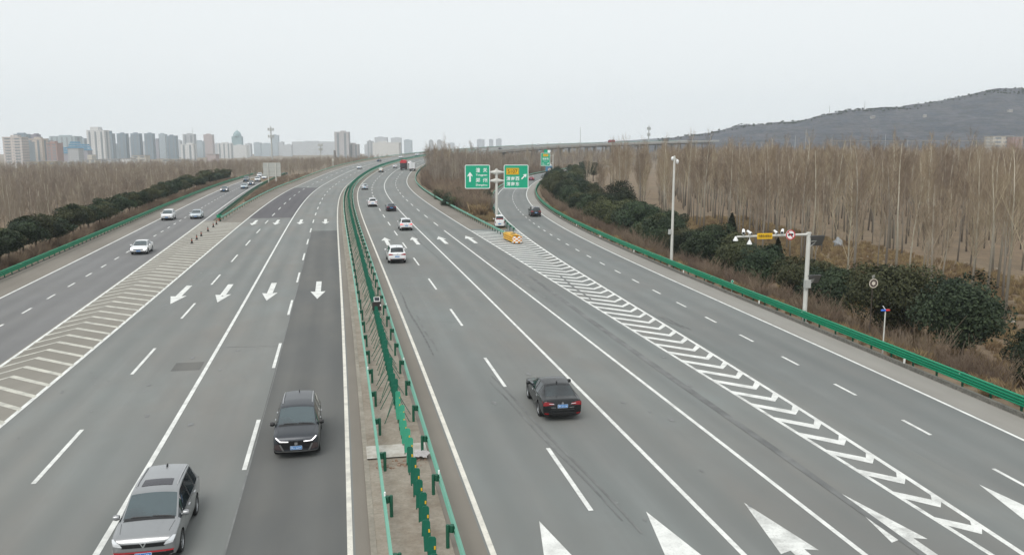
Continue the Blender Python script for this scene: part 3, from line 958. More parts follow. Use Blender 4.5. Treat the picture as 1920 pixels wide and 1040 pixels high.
def leafy(seed, rx, rz, zc, n, size, m, lumps=16, cone=False):
    """crown of leaf-sized faces gathered in clumps on an uneven outline"""
    r = np.random.RandomState(seed)
    C = r.normal(size=(lumps, 3)); C /= np.linalg.norm(C, axis=1)[:, None]
    C *= (r.uniform(0.35, 0.78, lumps))[:, None]
    R_ = r.uniform(0.22, 0.46, lumps)
    pick = r.randint(0, lumps, n)
    d = r.normal(size=(n, 3)); d /= np.linalg.norm(d, axis=1)[:, None]
    rad = R_[pick] * (r.uniform(0.45, 1.05, n)) ** 0.6
    P = C[pick] + d * rad[:, None]
    if cone:
        P = r.uniform(-1, 1, (n, 3)); a = r.uniform(0, 6.28, n); t = (P[:, 2] + 1) / 2
        rr = (1 - t) ** 0.75 * (0.75 + 0.3 * r.rand(n)) * (0.9 + 0.15 * np.sin(a * 5 + t * 9))
        P[:, 0] = np.cos(a) * rr; P[:, 1] = np.sin(a) * rr
    P[:, 2] = np.maximum(P[:, 2], -0.92 + 0.1 * r.rand(n))
    nrm = P / (np.linalg.norm(P, axis=1)[:, None] + 1e-6) * 0.8 + r.normal(size=(n, 3)) * 0.55 + np.array([0, 0, .35])
    nrm /= np.linalg.norm(nrm, axis=1)[:, None]
    ref = r.normal(size=(n, 3))
    u = np.cross(nrm, ref); u /= np.linalg.norm(u, axis=1)[:, None]; w = np.cross(nrm, u)
    P = P * np.array([rx, rx, rz]) + np.array([0, 0, zc])
    sz = size * r.uniform(.6, 1.3, n)[:, None]
    V = np.stack([P - u * sz * .5, P + w * sz * .28 + nrm * sz * .1, P + u * sz * .5, P - w * sz * .28 + nrm * sz * .1], 1).reshape(-1, 3)
    F = np.arange(n * 4).reshape(n, 4)
    me = bpy.data.meshes.new('crown'); me.from_pydata(V.tolist(), [], F.tolist())
    clump = r.uniform(0, .55, lumps)[pick]
    set_tint(me, np.repeat(np.clip(clump + r.uniform(-.2, .45, n) ** 1.0, 0, 1), 4))
    me.materials.append(m)
    return me

def trunk_mesh(seed, h, r0, n=5):
    r = random.Random(seed); b = MB()
    b.tube([(0, 0, -0.8), (r.uniform(-.05, .05), r.uniform(-.05, .05), h * .5), (r.uniform(-.1, .1), r.uniform(-.1, .1), h)], [r0 * 1.15, r0 * .9, r0 * .6], 7)
    for i in range(n):
        a = r.uniform(0, 6.28); z = h * r.uniform(.45, .8); l = h * r.uniform(.5, .9)
        b.tube([(0, 0, z), (math.cos(a) * l * .35, math.sin(a) * l * .35, z + l * .6), (math.cos(a) * l * .6, math.sin(a) * l * .6, z + l)], [r0 * .5, r0 * .35, r0 * .15], 5)
    me = b.mesh('trunk', 60); me.materials.append(TRUNKM)
    return me

ROUND = [(trunk_mesh(i, 2.7, 0.13), leafy(300 + i, 2.95, 2.35, 3.6, 17000, 0.19, [LEAF, LEAF_O, LEAF_O, LEAF, LEAF][i], 34)) for i in range(5)]
ROUND_L = [(trunk_mesh(20 + i, 2.0, 0.10), leafy(340 + i, 2.7, 1.75, 2.9, 7500, 0.22, [LEAF_O, LEAF, LEAF_O, LEAF][i], 18)) for i in range(4)]
FRESH = (trunk_mesh(31, 2.0, 0.10), leafy(361, 2.6, 1.9, 3.3, 6000, 0.27, LEAF_G, 16))
CYPR = (trunk_mesh(41, 2.0, 0.14, 2), leafy(371, 2.0, 3.4, 3.9, 7000, 0.25, LEAF_C, cone=True))
DOME = (trunk_mesh(42, 2.5, 0.2, 4), leafy(372, 3.7, 4.2, 5.0, 12000, 0.30, LEAF_C, 26))
SPRUCE = (trunk_mesh(43, 2.0, 0.1, 1), leafy(373, 1.15, 2.3, 2.7, 3200, 0.22, LEAF_C, cone=True))

def plant(pair, name, x, y, sc, label, cat, group=None, rz=None, dz=0.0, sz=None):
    root = empty(name, (x, y, float(terr(x, y)) + dz), rnd.uniform(0, 6.28) if rz is None else rz)
    root.scale = (sc, sc, sc if sz is None else sz)
    link('trunk', pair[0], root); link('crown', pair[1], root)
    tag(root, label, cat, group)
    return root

# -- evergreen row behind the exit ramp's guardrail, largest in front
E_R = []
s_list = [(39, 15.4, 1.02), (45.2, 14.6, 0.72), (50.6, 13.6, 1.12), (57.4, 13.1, 1.10), (64.5, 13.0, 0.98), (70.2, 13.3, 0.95), (76, 12.2, 0.92), (81.5, 12.0, 1.0), (87, 12.3, 1.05),
          (92, 11.7, 0.95), (97, 12.4, 1.0), (102.5, 11.6, 1.08), (108, 12.6, 1.0), (113.5, 11.6, 1.1), (119.5, 12.4, 1.15), (125, 11.5, 1.1), (131, 12.6, 1.12), (137, 11.4, 1.1),
          (143, 12.4, 1.1), (150, 11.4, 1.15), (157, 12.2, 1.1), (164, 11.2, 1.15), (171, 12, 1.15), (179, 11, 1.2), (187, 12, 1.15), (196, 11, 1.2), (206, 12, 1.2), (217, 10.6, 1.25), (229, 11.5, 1.2), (242, 10.4, 1.2), (256, 11.4, 1.2), (272, 10.5, 1.3), (290, 11, 1.3)]
special = {2: 'largest round evergreen tree near the right edge, above the guardrail', 0: 'evergreen tree cut by the right picture edge'}
for i, (s, n, sc) in enumerate(s_list):
    p = RAMP.pt(s, n)
    lab = special.get(i, 'round dark evergreen, %s tree of the ramp row counted from right edge' % nth(i + 1))
    plant(ROUND[(i * 3 + 1) % 5] if i > 3 else ROUND[[0, 3, 4, 1][i]], 'evergreen_tree', p[0], p[1], sc * 1.05, lab, 'tree', 'evergreen row right of the ramp', sz=sc * rnd.uniform(.92, 1.08))
for i, (s, n, sc) in enumerate([(60.5, 17.0, .7), (73, 16.3, .75), (99, 16.5, .9), (116, 16.5, 1.05), (128, 16.3, 1.0), (147, 16, 1.1), (160, 17, 1.1), (176, 16, 1.2), (192, 17, 1.2), (211, 16, 1.2), (234, 16, 1.25), (262, 16.5, 1.3), (300, 17, 1.4), (330, 15, 1.4), (350, 21, 1.4), (372, 16, 1.4)]):
    p = RAMP.pt(s, n)
    plant(ROUND[i % 5], 'evergreen_tree', p[0], p[1], sc, 'evergreen behind the front ramp row, %s of them counted from the right' % nth(i + 1), 'tree', 'second evergreen row right of the ramp')
p = RAMP.pt(153, 18.2); plant(DOME, 'cypress_tree', p[0], p[1], 1.0, 'broad dark domed conifer towering over the evergreen row', 'tree')
p = RAMP.pt(129, 15.4); plant(FRESH, 'fresh_green_tree', p[0], p[1], 1.1, 'yellow-green tree among the dark evergreens below the domed conifer', 'tree')
p = RAMP.pt(103, 20.5); plant(SPRUCE, 'conifer_tree', p[0], p[1], 1.2, 'slim pointed conifer just right of the tall camera pole', 'tree')
p = RAMP.pt(93, 22.0); plant(SPRUCE, 'conifer_tree', p[0], p[1], 0.95, 'small ragged dark conifer standing alone before the poplars', 'tree', sz=0.8)

# -- evergreen row behind the far left guardrail
s = 44.0; i = 0
while s < 330:
    p = FEED.pt(s, -11.6 + rnd.uniform(-.8, .8))
    sc = rnd.uniform(.85, 1.15)
    plant(ROUND_L[i % 4], 'evergreen_tree', p[0], p[1], sc, 'round evergreen, %s tree of the left guardrail row counted from picture edge' % nth(i + 1) if i else 'evergreen tree at the left picture edge, nearest of the left row', 'tree', 'evergreen row on the left', dz=0.55, sz=sc * rnd.uniform(.8, 1.02))
    s += rnd.uniform(3.3, 4.6) if s < 220 else rnd.uniform(5, 9); i += 1

# -- evergreen bushes inside the right gore
for i, (x, y, sc) in enumerate([(-12.5, 172, .8), (-10.5, 166, .85), (-9, 176, .8), (-8.2, 160, .75), (-13.5, 184, .85), (-10.5, 188, .9), (-7.6, 185, .85), (-16.5, 194, .8), (-7.4, 171, .7), (-6.6, 197, .9), (-12, 199, .9), (-8, 208, .9)]):
    plant(ROUND_L[rnd.randrange(4)], 'evergreen_bush', x, y, sc, 'low evergreen bush in the exit wedge, %s by distance from the sign post' % nth([4, 3, 6, 1, 7, 9, 8, 10, 2, 11, 12, 5][i]), 'bush', 'evergreen bushes in the right gore', dz=-1.3)

# -- bare poplars: the nearest ones singly, the wood behind as one mass
def scatter(name, pts, protos, label, cat, smin, smax):
    """one mass of plants: points on the ground carrying instances of a few kinds"""
    me = bpy.data.meshes.new(name)
    me.from_pydata([tuple(p) for p in pts], [], [])
    src = bpy.data.collections.new(name + '_kinds')
    for pr in protos:
        if isinstance(pr, tuple):
            o = bpy.data.objects.new(name + '_kind', joined(pr))
        else:
            o = bpy.data.objects.new(name + '_kind', pr)
        src.objects.link(o)
    ng = bpy.data.node_groups.new(name, 'GeometryNodeTree')
    ng.interface.new_socket('Geometry', in_out='INPUT', socket_type='NodeSocketGeometry')
    ng.interface.new_socket('Geometry', in_out='OUTPUT', socket_type='NodeSocketGeometry')
    N, Lk = ng.nodes, ng.links
    gi, go = N.new('NodeGroupInput'), N.new('NodeGroupOutput')
    m2p = N.new('GeometryNodeMeshToPoints')
    iop = N.new('GeometryNodeInstanceOnPoints')
    ci = N.new('GeometryNodeCollectionInfo')
    ci.inputs['Collection'].default_value = src
    ci.inputs['Separate Children'].default_value = True
    ci.inputs['Reset Children'].default_value = True
    rr = N.new('FunctionNodeRandomValue'); rr.data_type = 'FLOAT_VECTOR'
    rr.inputs[0].default_value = (-0.04, -0.04, 0); rr.inputs[1].default_value = (0.04, 0.04, 6.283)
    rs = N.new('FunctionNodeRandomValue'); rs.data_type = 'FLOAT'
    rs.inputs[2].default_value = smin; rs.inputs[3].default_value = smax; rs.inputs['Seed'].default_value = 3
    Lk.new(gi.outputs[0], m2p.inputs['Mesh']); Lk.new(m2p.outputs[0], iop.inputs['Points'])
    Lk.new(ci.outputs[0], iop.inputs['Instance']); iop.inputs['Pick Instance'].default_value = True
    Lk.new(rr.outputs[0], iop.inputs['Rotation']); Lk.new(rs.outputs[1], iop.inputs['Scale'])
    Lk.new(iop.outputs[0], go.inputs[0])
    o = bpy.data.objects.new(name, me); col.objects.link(o)
    md = o.modifiers.new('scatter', 'NODES'); md.node_group = ng
    tag(o, label, cat, kind='stuff')
    return o

def joined(pair):
    bm = bmesh.new()
    me = bpy.data.meshes.new('plant')
    off = 0
    V, F, T, MI = [], [], [], []
    for k, p in enumerate(pair):
        V += [tuple(v.co) for v in p.vertices]
        F += [tuple(i + off for i in q.vertices) for q in p.polygons]
        MI += [k] * len(p.polygons)
        a = p.attributes.get('tint')
        if a: t = np.empty(len(p.vertices), np.float32); a.data.foreach_get('value', t); T += t.tolist()
        else: T += [0.5] * len(p.vertices)
        off += len(p.vertices)
        me.materials.append(p.materials[0])
    me.from_pydata(V, [], F); set_tint(me, T)
    me.polygons.foreach_set('material_index', MI); me.shade_smooth()
    bm.free()
    return me

def rightb(y):
    mx = float(MAIN.x_at(y)); rx = float(RAMP.x_at(y))
    return max(rx + 6.3, mx + 21) if y < 560 else mx + 24
def leftb(y):
    mx = float(MAIN.x_at(y)); lx = float(FEED.x_at(y))
    return min(lx - 7.4, mx - 22) if y < 330 else mx - 23

near_r, far_r = [], []
th = R(-9); ca, sa = math.cos(th), math.sin(th)
for i in range(-60, 190):
    for j in range(0, 240):
        row, along = i * 4.9, j * 4.4
        if along > 260 and (i % 2 or j % 2): continue
        x = row * ca - along * sa + rnd.uniform(-.7, .7); y = row * sa + along * ca + rnd.uniform(-.7, .7) + 5
        if y < 18 or y > 690 or x > 0.64 * y + 22: continue
        d = x - rightb(y)
        if d < 17 + 4 * math.sin(y / 17.0) : continue
        if y > 330 and d < 24: continue
        if rnd.random() < 0.10: continue
        # a clearing with rubbish, and thinner planting at the near edge
        if (x - 44) ** 2 / 60 + (y - 100) ** 2 / 160 < 1: continue
        if y < 75 and rnd.random() < 0.25: continue
        (near_r if y < 420 else far_r).append((x, y))
near_r.sort(key=lambda p: p[1] + 0.0 * p[0])
singles_r = near_r[:190]
mass_r = near_r[190:] + far_r
for k, (x, y) in enumerate(singles_r):
    plant(POP_R[rnd.randrange(6)], 'poplar_tree', x, y, rnd.triangular(.58, 1.12, .95), 'tall bare poplar in the plantation right of the ramp', 'tree', 'bare poplars of the right plantation')
scatter('poplar_wood', [(x, y, float(terr(x, y))) for x, y in mass_r], POP_R, 'pale bare poplar wood stretching back to the hill', 'wood', 0.62, 1.12)

near_l, far_l = [], []
for i in range(-150, 10):
    for j in range(0, 190):
        x = i * 4.0 + rnd.uniform(-1.3, 1.3); y = 30 + j * 3.8 + rnd.uniform(-1.3, 1.3)
        if y > 260 and (i % 2 or (j % 2 and y > 400)): continue
        if x < -0.66 * y - 25: continue
        d = leftb(y) - x
        if d < 9.5 or d > 210 + 60 * math.sin(y / 60): continue
        if rnd.random() < 0.12: continue
        near_l.append((x, y, d))
near_l.sort(key=lambda p: p[2] + 0.35 * p[1])
for (x, y, d) in near_l[:110]:
    plant(POP_L[rnd.randrange(4)], 'bare_tree', x, y, rnd.uniform(.75, 1.05), 'bare grey-brown tree close behind the evergreen row on the left', 'tree', 'bare trees left of the feeder road')
scatter('bare_wood', [(x, y, float(terr(x, y))) for x, y, d in near_l[110:]], POP_L, 'grey-brown leafless wood between the left road and the city', 'wood', 0.7, 1.05)

# far band of woods and scrub before the hill and the city
pts = []
for k in range(1500):
    y = 660 + 230 * rnd.random(); x = rnd.uniform(-0.02, 0.66) * y
    if abs(x - float(MAIN.x_at(min(y, 1000)))) < 30 and y < 1000: continue
    pts.append((x, y, float(terr(x, y)) - 1.0))
scatter('far_woodland', pts, POP_R[:3], 'brown band of far woodland at the foot of the hill', 'wood', 0.6, 0.95)
pts = []
for k in range(2200):
    y = 420 + 700 * rnd.random(); x = rnd.uniform(-0.66, 0.05) * y
    if x > leftb(min(y, 1000)) - 8: continue
    pts.append((x, y, float(terr(x, y))))
scatter('far_scrub', pts, POP_L, 'brown leafless tree belt in front of the city blocks', 'wood', 0.6, 0.95)
pts = []
hxs, hys = nrng.uniform(150, 1000, 15000), nrng.uniform(890, 1250, 15000)
hzs = hill_z(hxs, hys)
keep = (hzs > 1) & (hys > 1215) & (nrng.rand(15000) < .5)
pts = np.stack([hxs, hys, hzs - .4], -1)[keep].tolist()
scatter('hill_scrub', pts, [joined((ROUND[0][0], ROUND[0][1]))], 'dark scrub and small trees along the hill crest', 'scrub', 0.2, 0.6)

# brush, dry grass
SHR = [bush(500 + i, 1.0, [1.9, 2.3, 1.6][i], 34, BRUSH) for i in range(3)]
TUF = [tuft(520 + i, [0.5, 0.7][i], 60, REED) for i in range(2)]
pts = []
for k in range(900):
    s = rnd.uniform(30, 330); n = rnd.uniform(7.6, 11.5) if s > 55 else rnd.uniform(8.0, 12)
    if rnd.random() < 0.35 and s < 60: continue
    p = RAMP.pt(s, n); pts.append((p[0], p[1], float(terr(p[0], p[1]))))
scatter('roadside_brush', pts, SHR, 'brown leafless brush between the ramp guardrail and the evergreens', 'brush', 0.6, 1.15)
pts = []
for k in range(1900):
    y = rnd.uniform(150, 600); a = float(MAIN.x_at(y)) + 21.8; b_ = float(RAMP.x_at(min(y, 480))) - 6.5
    x = rnd.uniform(a, b_)
    if y < 205 and rnd.random() < .5: continue
    pts.append((x, y, float(terr(x, y))))
scatter('gore_brush', pts, SHR, 'reddish brown brush filling the wedge beside the right carriageway', 'brush', 0.9, 2.0)
pts = []
for k in range(620):
    y = rnd.uniform(235, 640); a = float(MAIN.x_at(y)) + 24; b_ = float(RAMP.x_at(min(y, 480))) - 7
    if y > 430: b_ += 60
    x = rnd.uniform(a, b_)
    if abs(x - float(RAMP.x_at(min(y, 600)))) < 9: continue
    pts.append((x, y, float(terr(x, y)) - .3))
scatter('gore_wood', pts, POP_L, 'thin bare trees between the carriageway bend and the ramp', 'wood', 0.55, 1.25)
for i, (x, y, sc) in enumerate([(-24.5, 272, .95), (-22.5, 281, 1.05), (-27, 290, 1.0), (-20.5, 276, .8), (-30, 300, .9)]):
    plant(POP_R[i], 'bare_tree', x, y, sc, 'tall pale bare tree rising beside the right bend, %s by nearness' % nth([1, 3, 4, 2, 5][i]), 'tree', 'pale bare trees beside the right bend')
pts = []
for k in range(420):
    y = rnd.uniform(146, 345); a = float(FEED.x_at(y)) + 7.2; b_ = float(MAIN.x_at(y)) - 22
    if b_ - a < 0.6: continue
    pts.append((rnd.uniform(a, b_), y, 0)); pts[-1] = (pts[-1][0], y, float(terr(pts[-1][0], y)))
scatter('median_brush', pts, [SHR[2]], 'low russet brush in the narrow strip left of the carriageway', 'brush', 0.3, 0.75)
pts = []
for k in range(700):
    s = rnd.uniform(45, 330); p = FEED.pt(s, -rnd.uniform(8.2, 14)); pts.append((p[0], p[1], float(terr(p[0], p[1]))))
scatter('hedge_brush', pts, SHR, 'brown brush under the evergreen row on the left', 'brush', 0.5, 0.9)
pts = []
for k in range(9000):
    s = rnd.uniform(25, 170); p = RAMP.pt(s, rnd.uniform(6.4, 46)); pts.append((p[0], p[1], float(terr(p[0], p[1]))))
for k in range(900):
    y = rnd.uniform(136, 170); a = float(MAIN.x_at(y)) + 21; b_ = float(RAMP.x_at(y)) - 5.6
    x = rnd.uniform(a, b_); pts.append((x, y, float(terr(x, y))))
scatter('dry_grass', pts, TUF, 'straw coloured winter grass on the ground right of the ramp', 'grass', 0.5, 1.2)
RTUF = [tuft(540, 1.9, 70, REED)]
pts = []
for k in range(60):
    x = rnd.uniform(-7.6, -4.9); y = rnd.uniform(139, 158)
    if x < float(MAIN.x_at(y)) + 21.5 or x > float(RAMP.x_at(y)) - 5.4: continue
    pts.append((x, y, float(terr(x, y))))
scatter('reeds', pts, RTUF, 'yellow dry reeds behind the big direction sign post', 'reeds', 0.7, 1.2)

# ------------------------------------------------------------------ signs and roadside equipment
SIGN_G = mat('green_sign_sheet', (0.0, 0.36, 0.20), 0.35, noise=[(0.8, (0.0, 0.33, 0.19), 0.5, 3)])
SIGN_W = mat('white_sign_sheet', (0.82, 0.86, 0.84), 0.4)
SIGN_Y = mat('yellow_sign_sheet', (0.82, 0.50, 0.01), 0.4, noise=[(2, (0.74, 0.42, 0.01), 0.5, 3)])
SIGN_B = mat('brown_black_print', (0.10, 0.055, 0.01), 0.5)
SIGN_R = mat('red_sign_sheet', (0.55, 0.02, 0.03), 0.4)
BLACK = mat('black_plastic', (0.012, 0.012, 0.013), 0.45)
POLE = mat('pale_grey_pole_paint', (0.60, 0.60, 0.56), 0.5, noise=[(1.2, (0.48, 0.47, 0.43), 0.6, 5)])
GREYB = mat('grey_sheet_metal', (0.42, 0.43, 0.41), 0.5, noise=[(1.0, (0.34, 0.35, 0.33), 0.6, 4)])
SOLAR = mat('solar_cell_glass', (0.02, 0.022, 0.03), 0.25)
CAMW = mat('white_camera_housing', (0.78, 0.79, 0.78), 0.35)

def text_mesh(body, size, bold=0.0, extrude=0.004, align='CENTER', space=1.0):
    cu = bpy.data.curves.new('text', 'FONT')
    cu.body = body; cu.size = size; cu.align_x = align; cu.align_y = 'CENTER'
    cu.offset = bold; cu.extrude = extrude; cu.space_character = space
    cu.resolution_u = 3
    ob = bpy.data.objects.new('text', cu)
    me = bpy.data.meshes.new_from_object(ob)
    bpy.data.objects.remove(ob); bpy.data.curves.remove(cu)
    return me

def write(body, size, x, z, y, m, parent, name='lettering', bold=0.0, space=1.0, fit=None, fit_h=None):
    """lettering standing upright in x,z, facing -y"""
    me = text_mesh(body, size, bold, 0.004, 'CENTER', space)
    if len(me.vertices) == 0: return None
    co = np.empty(len(me.vertices) * 3); me.vertices.foreach_get('co', co); co = co.reshape(-1, 3)
    mn, mxx = co.min(0), co.max(0)
    c = (mn + mxx) / 2; sx = fit / max(1e-6, (mxx - mn)[0]) if fit else 1.0
    sz = fit_h / max(1e-6, (mxx - mn)[1]) if fit_h else 1.0
    out = np.stack([(co[:, 0] - c[0]) * sx + x, y - co[:, 2], (co[:, 1] - c[1]) * sz + z], -1)
    me.vertices.foreach_set('co', out.ravel().astype(np.float32)); me.update()
    me.materials.append(m)
    return link(name, me, parent)

def rounded(w, h, r, n=5):
    pts = []
    for cx, cz, a0 in ((w / 2 - r, h / 2 - r, 0), (-w / 2 + r, h / 2 - r, 90), (-w / 2 + r, -h / 2 + r, 180), (w / 2 - r, -h / 2 + r, 270)):
        for k in range(n + 1):
            a = R(a0 + 90 * k / n); pts.append((cx + r * math.cos(a), cz + r * math.sin(a)))
    return pts

def plate(name, w, h, r, x, z, y0, y1, m, parent):
    b = MB().prism_xz([(p[0] + x, p[1] + z) for p in reversed(rounded(w, h, r))], y0, y1)
    return b.build(name, m, parent)

def ring(w, h, r, t, x, z, y0, y1, m, parent, name='border'):
    a, c = rounded(w, h, r), rounded(w - 2 * t, h - 2 * t, max(0.01, r - t))
    n = len(a); b = MB()
    vs = [(p[0] + x, y0, p[1] + z) for p in a] + [(p[0] + x, y0, p[1] + z) for p in c] + [(p[0] + x, y1, p[1] + z) for p in a] + [(p[0] + x, y1, p[1] + z) for p in c]
    fs = []
    for k in range(n):
        j = (k + 1) % n
        fs += [(k, n + k, n + j, j), (2 * n + k, 2 * n + j, 3 * n + j, 3 * n + k), (k, j, 2 * n + j, 2 * n + k), (n + j, n + k, 3 * n + k, 3 * n + j)]
    b.add(vs, fs)
    return b.build(name, m, parent)

def disc(rad, x, z, y0, y1, m, parent, name, n=24, hole=0.0):
    if hole:
        return ring(2 * rad, 2 * rad, rad * 0.999, rad - hole, x, z, y0, y1, m, parent, name)
    return MB().prism_xz([(x + rad * math.cos(-2 * math.pi * k / n), z + rad * math.sin(-2 * math.pi * k / n)) for k in range(n)], y0, y1).build(name, m, parent)

def sign_arrow(x, z, size, ang, y, m, parent):
    pr = [(0, .5), (.25, .16), (.25, 0.02), (.085, .16), (.085, -.5), (-.085, -.5), (-.085, .16), (-.25, 0.02), (-.25, .16)]
    ca, sa = math.cos(R(ang)), math.sin(R(ang))
    q = [(x + (p[0] * ca + p[1] * sa) * size, z + (-p[0] * sa + p[1] * ca) * size) for p in reversed(pr)]
    return MB().prism_xz(list(reversed(q)), y, y + 0.006).build('arrow_symbol', m, parent)

# -- big direction sign at the gore
gx, gy = -2.42, 133.0
gz = float(terr(gx, gy))
sg = empty('direction_sign', (gx, gy, gz), R(4))
tag(sg, 'tall pole with two big green direction signs at the exit gore', 'road sign')
MB().lathe([(0.42, -0.3), (0.42, 0.12), (0.24, 0.14), (0.21, 4.0), (0.20, 8.45 - gz), (0.19, 8.5 - gz)], 14).build('pole', POLE, sg, 40)
for zz in (7.95, 6.62):
    z = zz - gz
    b = MB()
    for sd in (-1, 1):
        b.tube([(sd * 0.15, 0, z), (sd * 0.55, 0, z), (sd * 1.0, 0, z), (sd * 1.35, 0, z), (sd * 4.2, 0.02, z)], [0.42, 0.26, 0.15, 0.11, 0.09], 10)
    b.lathe([(0.24, z - 0.42), (0.30, z - .1), (0.30, z + .1), (0.24, z + 0.28)], 12)
    b.build('cross_arm', POLE, sg, 50)
zc = 7.27 - gz
LP = plate('sign_panel', 3.92, 3.70, 0.22, -3.0, zc, -0.30, -0.24, SIGN_G, sg)
ring(3.92, 3.70, 0.22, 0.10, -3.0, zc, -0.309, -0.302, SIGN_W, LP)
RP = plate('sign_panel', 3.86, 3.70, 0.22, 3.05, zc, -0.30, -0.24, SIGN_G, sg)
ring(3.86, 3.70, 0.22, 0.10, 3.05, zc, -0.309, -0.302, SIGN_W, RP)
k = 3.92 / 695.0
def lx(px): return -3.0 + (px - 392) * k
def lz(py): return zc - (py - 445) * k
sign_arrow(lx(185), lz(450), 1.52, 0, -0.309, SIGN_W, LP)
for ch, px, py in (('潼', 405, 262), ('关', 604, 262), ('郑', 405, 540), ('州', 600, 540)):
    write(ch, 0.8, lx(px), lz(py), -0.307, SIGN_W, LP, bold=0.012, fit=0.68, fit_h=0.70)
write('Tongguan', 0.42, lx(503), lz(402), -0.307, SIGN_W, LP, bold=0.006, fit=1.78)
write('Zhengzhou', 0.42, lx(500), lz(678), -0.307, SIGN_W, LP, bold=0.006, fit=1.82)
def rx_(px): return 3.05 + (px - 1450) * k
Y1 = plate('route_plate', 2.0, 1.02, 0.08, rx_(1352), lz(298), -0.318, -0.302, SIGN_Y, RP)
ring(1.86, 0.88, 0.06, 0.045, rx_(1352), lz(298), -0.324, -0.319, SIGN_B, Y1)
write('S107', 0.8, rx_(1352), lz(300), -0.323, SIGN_B, Y1, bold=0.012, fit=1.55, fit_h=0.58)
for t, py in (('渭南西', 497), ('渭南东', 645)):
    for i, ch in enumerate(t):
        write(ch, 0.72, rx_(1232 + i * 127), lz(py), -0.307, SIGN_W, RP, bold=0.012, fit=0.60, fit_h=0.62)
sign_arrow(rx_(1672), lz(440), 1.12, 45, -0.309, SIGN_W, RP)

# -- second exit sign further down the ramp
fx, fy = 15.9, 330.0
fz = float(terr(fx, fy))
fs = empty('exit_sign', (fx, fy, fz), R(-8))
tag(fs, 'far green exit sign with yellow route plate over the ramp', 'road sign')
MB().lathe([(0.16, -0.3), (0.15, 8.9 - fz), (0.14, 9.0 - fz)], 10).build('pole', POLE, fs, 40)
b = MB()
for zz in (8.3, 5.6): b.tube([(0, 0, zz - fz), (-4.4, 0, zz - fz)], 0.07, 8)
b.build('cross_arm', POLE, fs, 40)
zc2 = 6.85 - fz
FP = plate('sign_panel', 3.6, 5.0, 0.2, -2.9, zc2, -0.22, -0.16, SIGN_G, fs)
ring(3.6, 5.0, 0.2, 0.11, -2.9, zc2, -0.228, -0.222, SIGN_W, FP)
Y2 = plate('route_plate', 2.0, 0.95, 0.08, -2.85, zc2 + 1.65, -0.235, -0.222, SIGN_Y, FP)
write('S107', 0.8, -2.85, zc2 + 1.65, -0.238, SIGN_B, Y2, bold=0.01, fit=1.5, fit_h=0.55)
for i, ch in enumerate('渭南西'):
    write(ch, 0.8, -3.75 + i * 0.85, zc2 + 0.25, -0.226, SIGN_W, FP, bold=0.012, fit=0.72, fit_h=0.75)
write('Weinanxi', 0.4, -2.9, zc2 - 0.65, -0.226, SIGN_W, FP, fit=1.7)
write('2', 1.0, -3.85, zc2 - 1.65, -0.226, SIGN_W, FP, bold=0.01, fit_h=0.8)
write('km', 0.5, -3.15, zc2 - 1.85, -0.226, SIGN_W, FP, fit=0.6)
sign_arrow(-1.95, zc2 - 1.6, 1.0, 45, -0.228, SIGN_W, FP)
plate('exit_tab', 1.5, 1.2, 0.1, -2.75, zc2 + 3.12, -0.22, -0.16, SIGN_G, fs)
disc(0.58, -1.55, zc2 + 3.15, -0.232, -0.21, SIGN_W, fs, 'number_disc')

# -- round limit sign beside the ramp
def on_ramp(s, n): p = RAMP.pt(s, n); return float(p[0]), float(p[1]), float(terr(p[0], p[1]))
x, y, z = on_ramp(303, 7.4)
rs = empty('speed_sign', (x, y, z), R(-8)); tag(rs, 'small round white sign on a thin pole by the far ramp bend', 'road sign')
MB().lathe([(0.05, -.3), (0.05, 3.4)], 8).build('pole', POLE, rs, 40)
disc(0.62, 0, 3.9, -0.10, -0.06, SIGN_W, rs, 'sign_disc'); disc(0.62, 0, 3.9, -0.108, -0.102, SIGN_R, rs, 'red_ring', hole=0.50)

# -- tall camera mast
x, y, z = 16.3, 85.4, float(terr(16.3, 85.4))
m_ = empty('camera_mast', (x, y, z)); tag(m_, 'tall white mast with small cameras on top behind the guardrail', 'mast')
MB().lathe([(0.30, -.3), (0.30, .06), (0.155, .08), (0.10, 11.0 - z), (0.0, 11.05 - z)], 14, cap=False).build('pole', POLE, m_, 40)
MB().box((-0.26, -.05, 3.4 - z), (0.30, 0.25, 0.48)).build('control_box', GREYB, m_)
b = MB().lathe([(0.02, -0.22), (0.12, -.16), (0.15, 0), (0.15, .12), (0.05, .2)], 12, c=(0.30, -0.05, 10.45 - z)); b.tube([(0, 0, 10.7 - z), (0.3, -.05, 10.68 - z)], 0.035, 6)
b.build('dome_camera', CAMW, m_, 50)
b = MB().lathe([(0.0, -0.2), (0.11, -.14), (0.14, 0), (0.13, .12), (0.05, .2)], 12, c=(-0.22, -0.12, 10.75 - z)); b.tube([(0, 0, 10.9 - z), (-.22, -.12, 10.95 - z)], 0.03, 6)
b.build('dome_camera', CAMW, m_, 50)

# -- cantilever with enforcement cameras
x, y = 20.2, 57.1; z = float(terr(x, y))
ct = empty('camera_gantry', (x, y, z), math.atan2(0.166, 0.986))
tag(ct, 'white cantilever pole carrying cameras, yellow plate and round sign', 'gantry')
T0 = 6.12 - z
MB().lathe([(0.28, -.3), (0.28, .05), (0.15, .07), (0.145, T0 - .02), (0.17, T0), (0.17, T0 + .1)], 14).build('pole', POLE, ct, 40)
MB().tube([(0.10, 0, T0 - .05), (-0.5, 0, T0 - .06), (-3.0, 0, T0 - .09), (-5.2, 0, T0 - .12)], [0.11, 0.085, 0.08, 0.065], 10).build('arm', POLE, ct, 40)
YP = plate('yellow_plate', 1.08, 0.38, 0.02, -3.27, T0 - .09, -0.16, -0.12, SIGN_Y, ct)
write('交通违法抓拍点', 0.2, -3.27, T0 - .09, -0.164, SIGN_B, YP, 'lettering', bold=0.003, fit=0.96, fit_h=0.22)
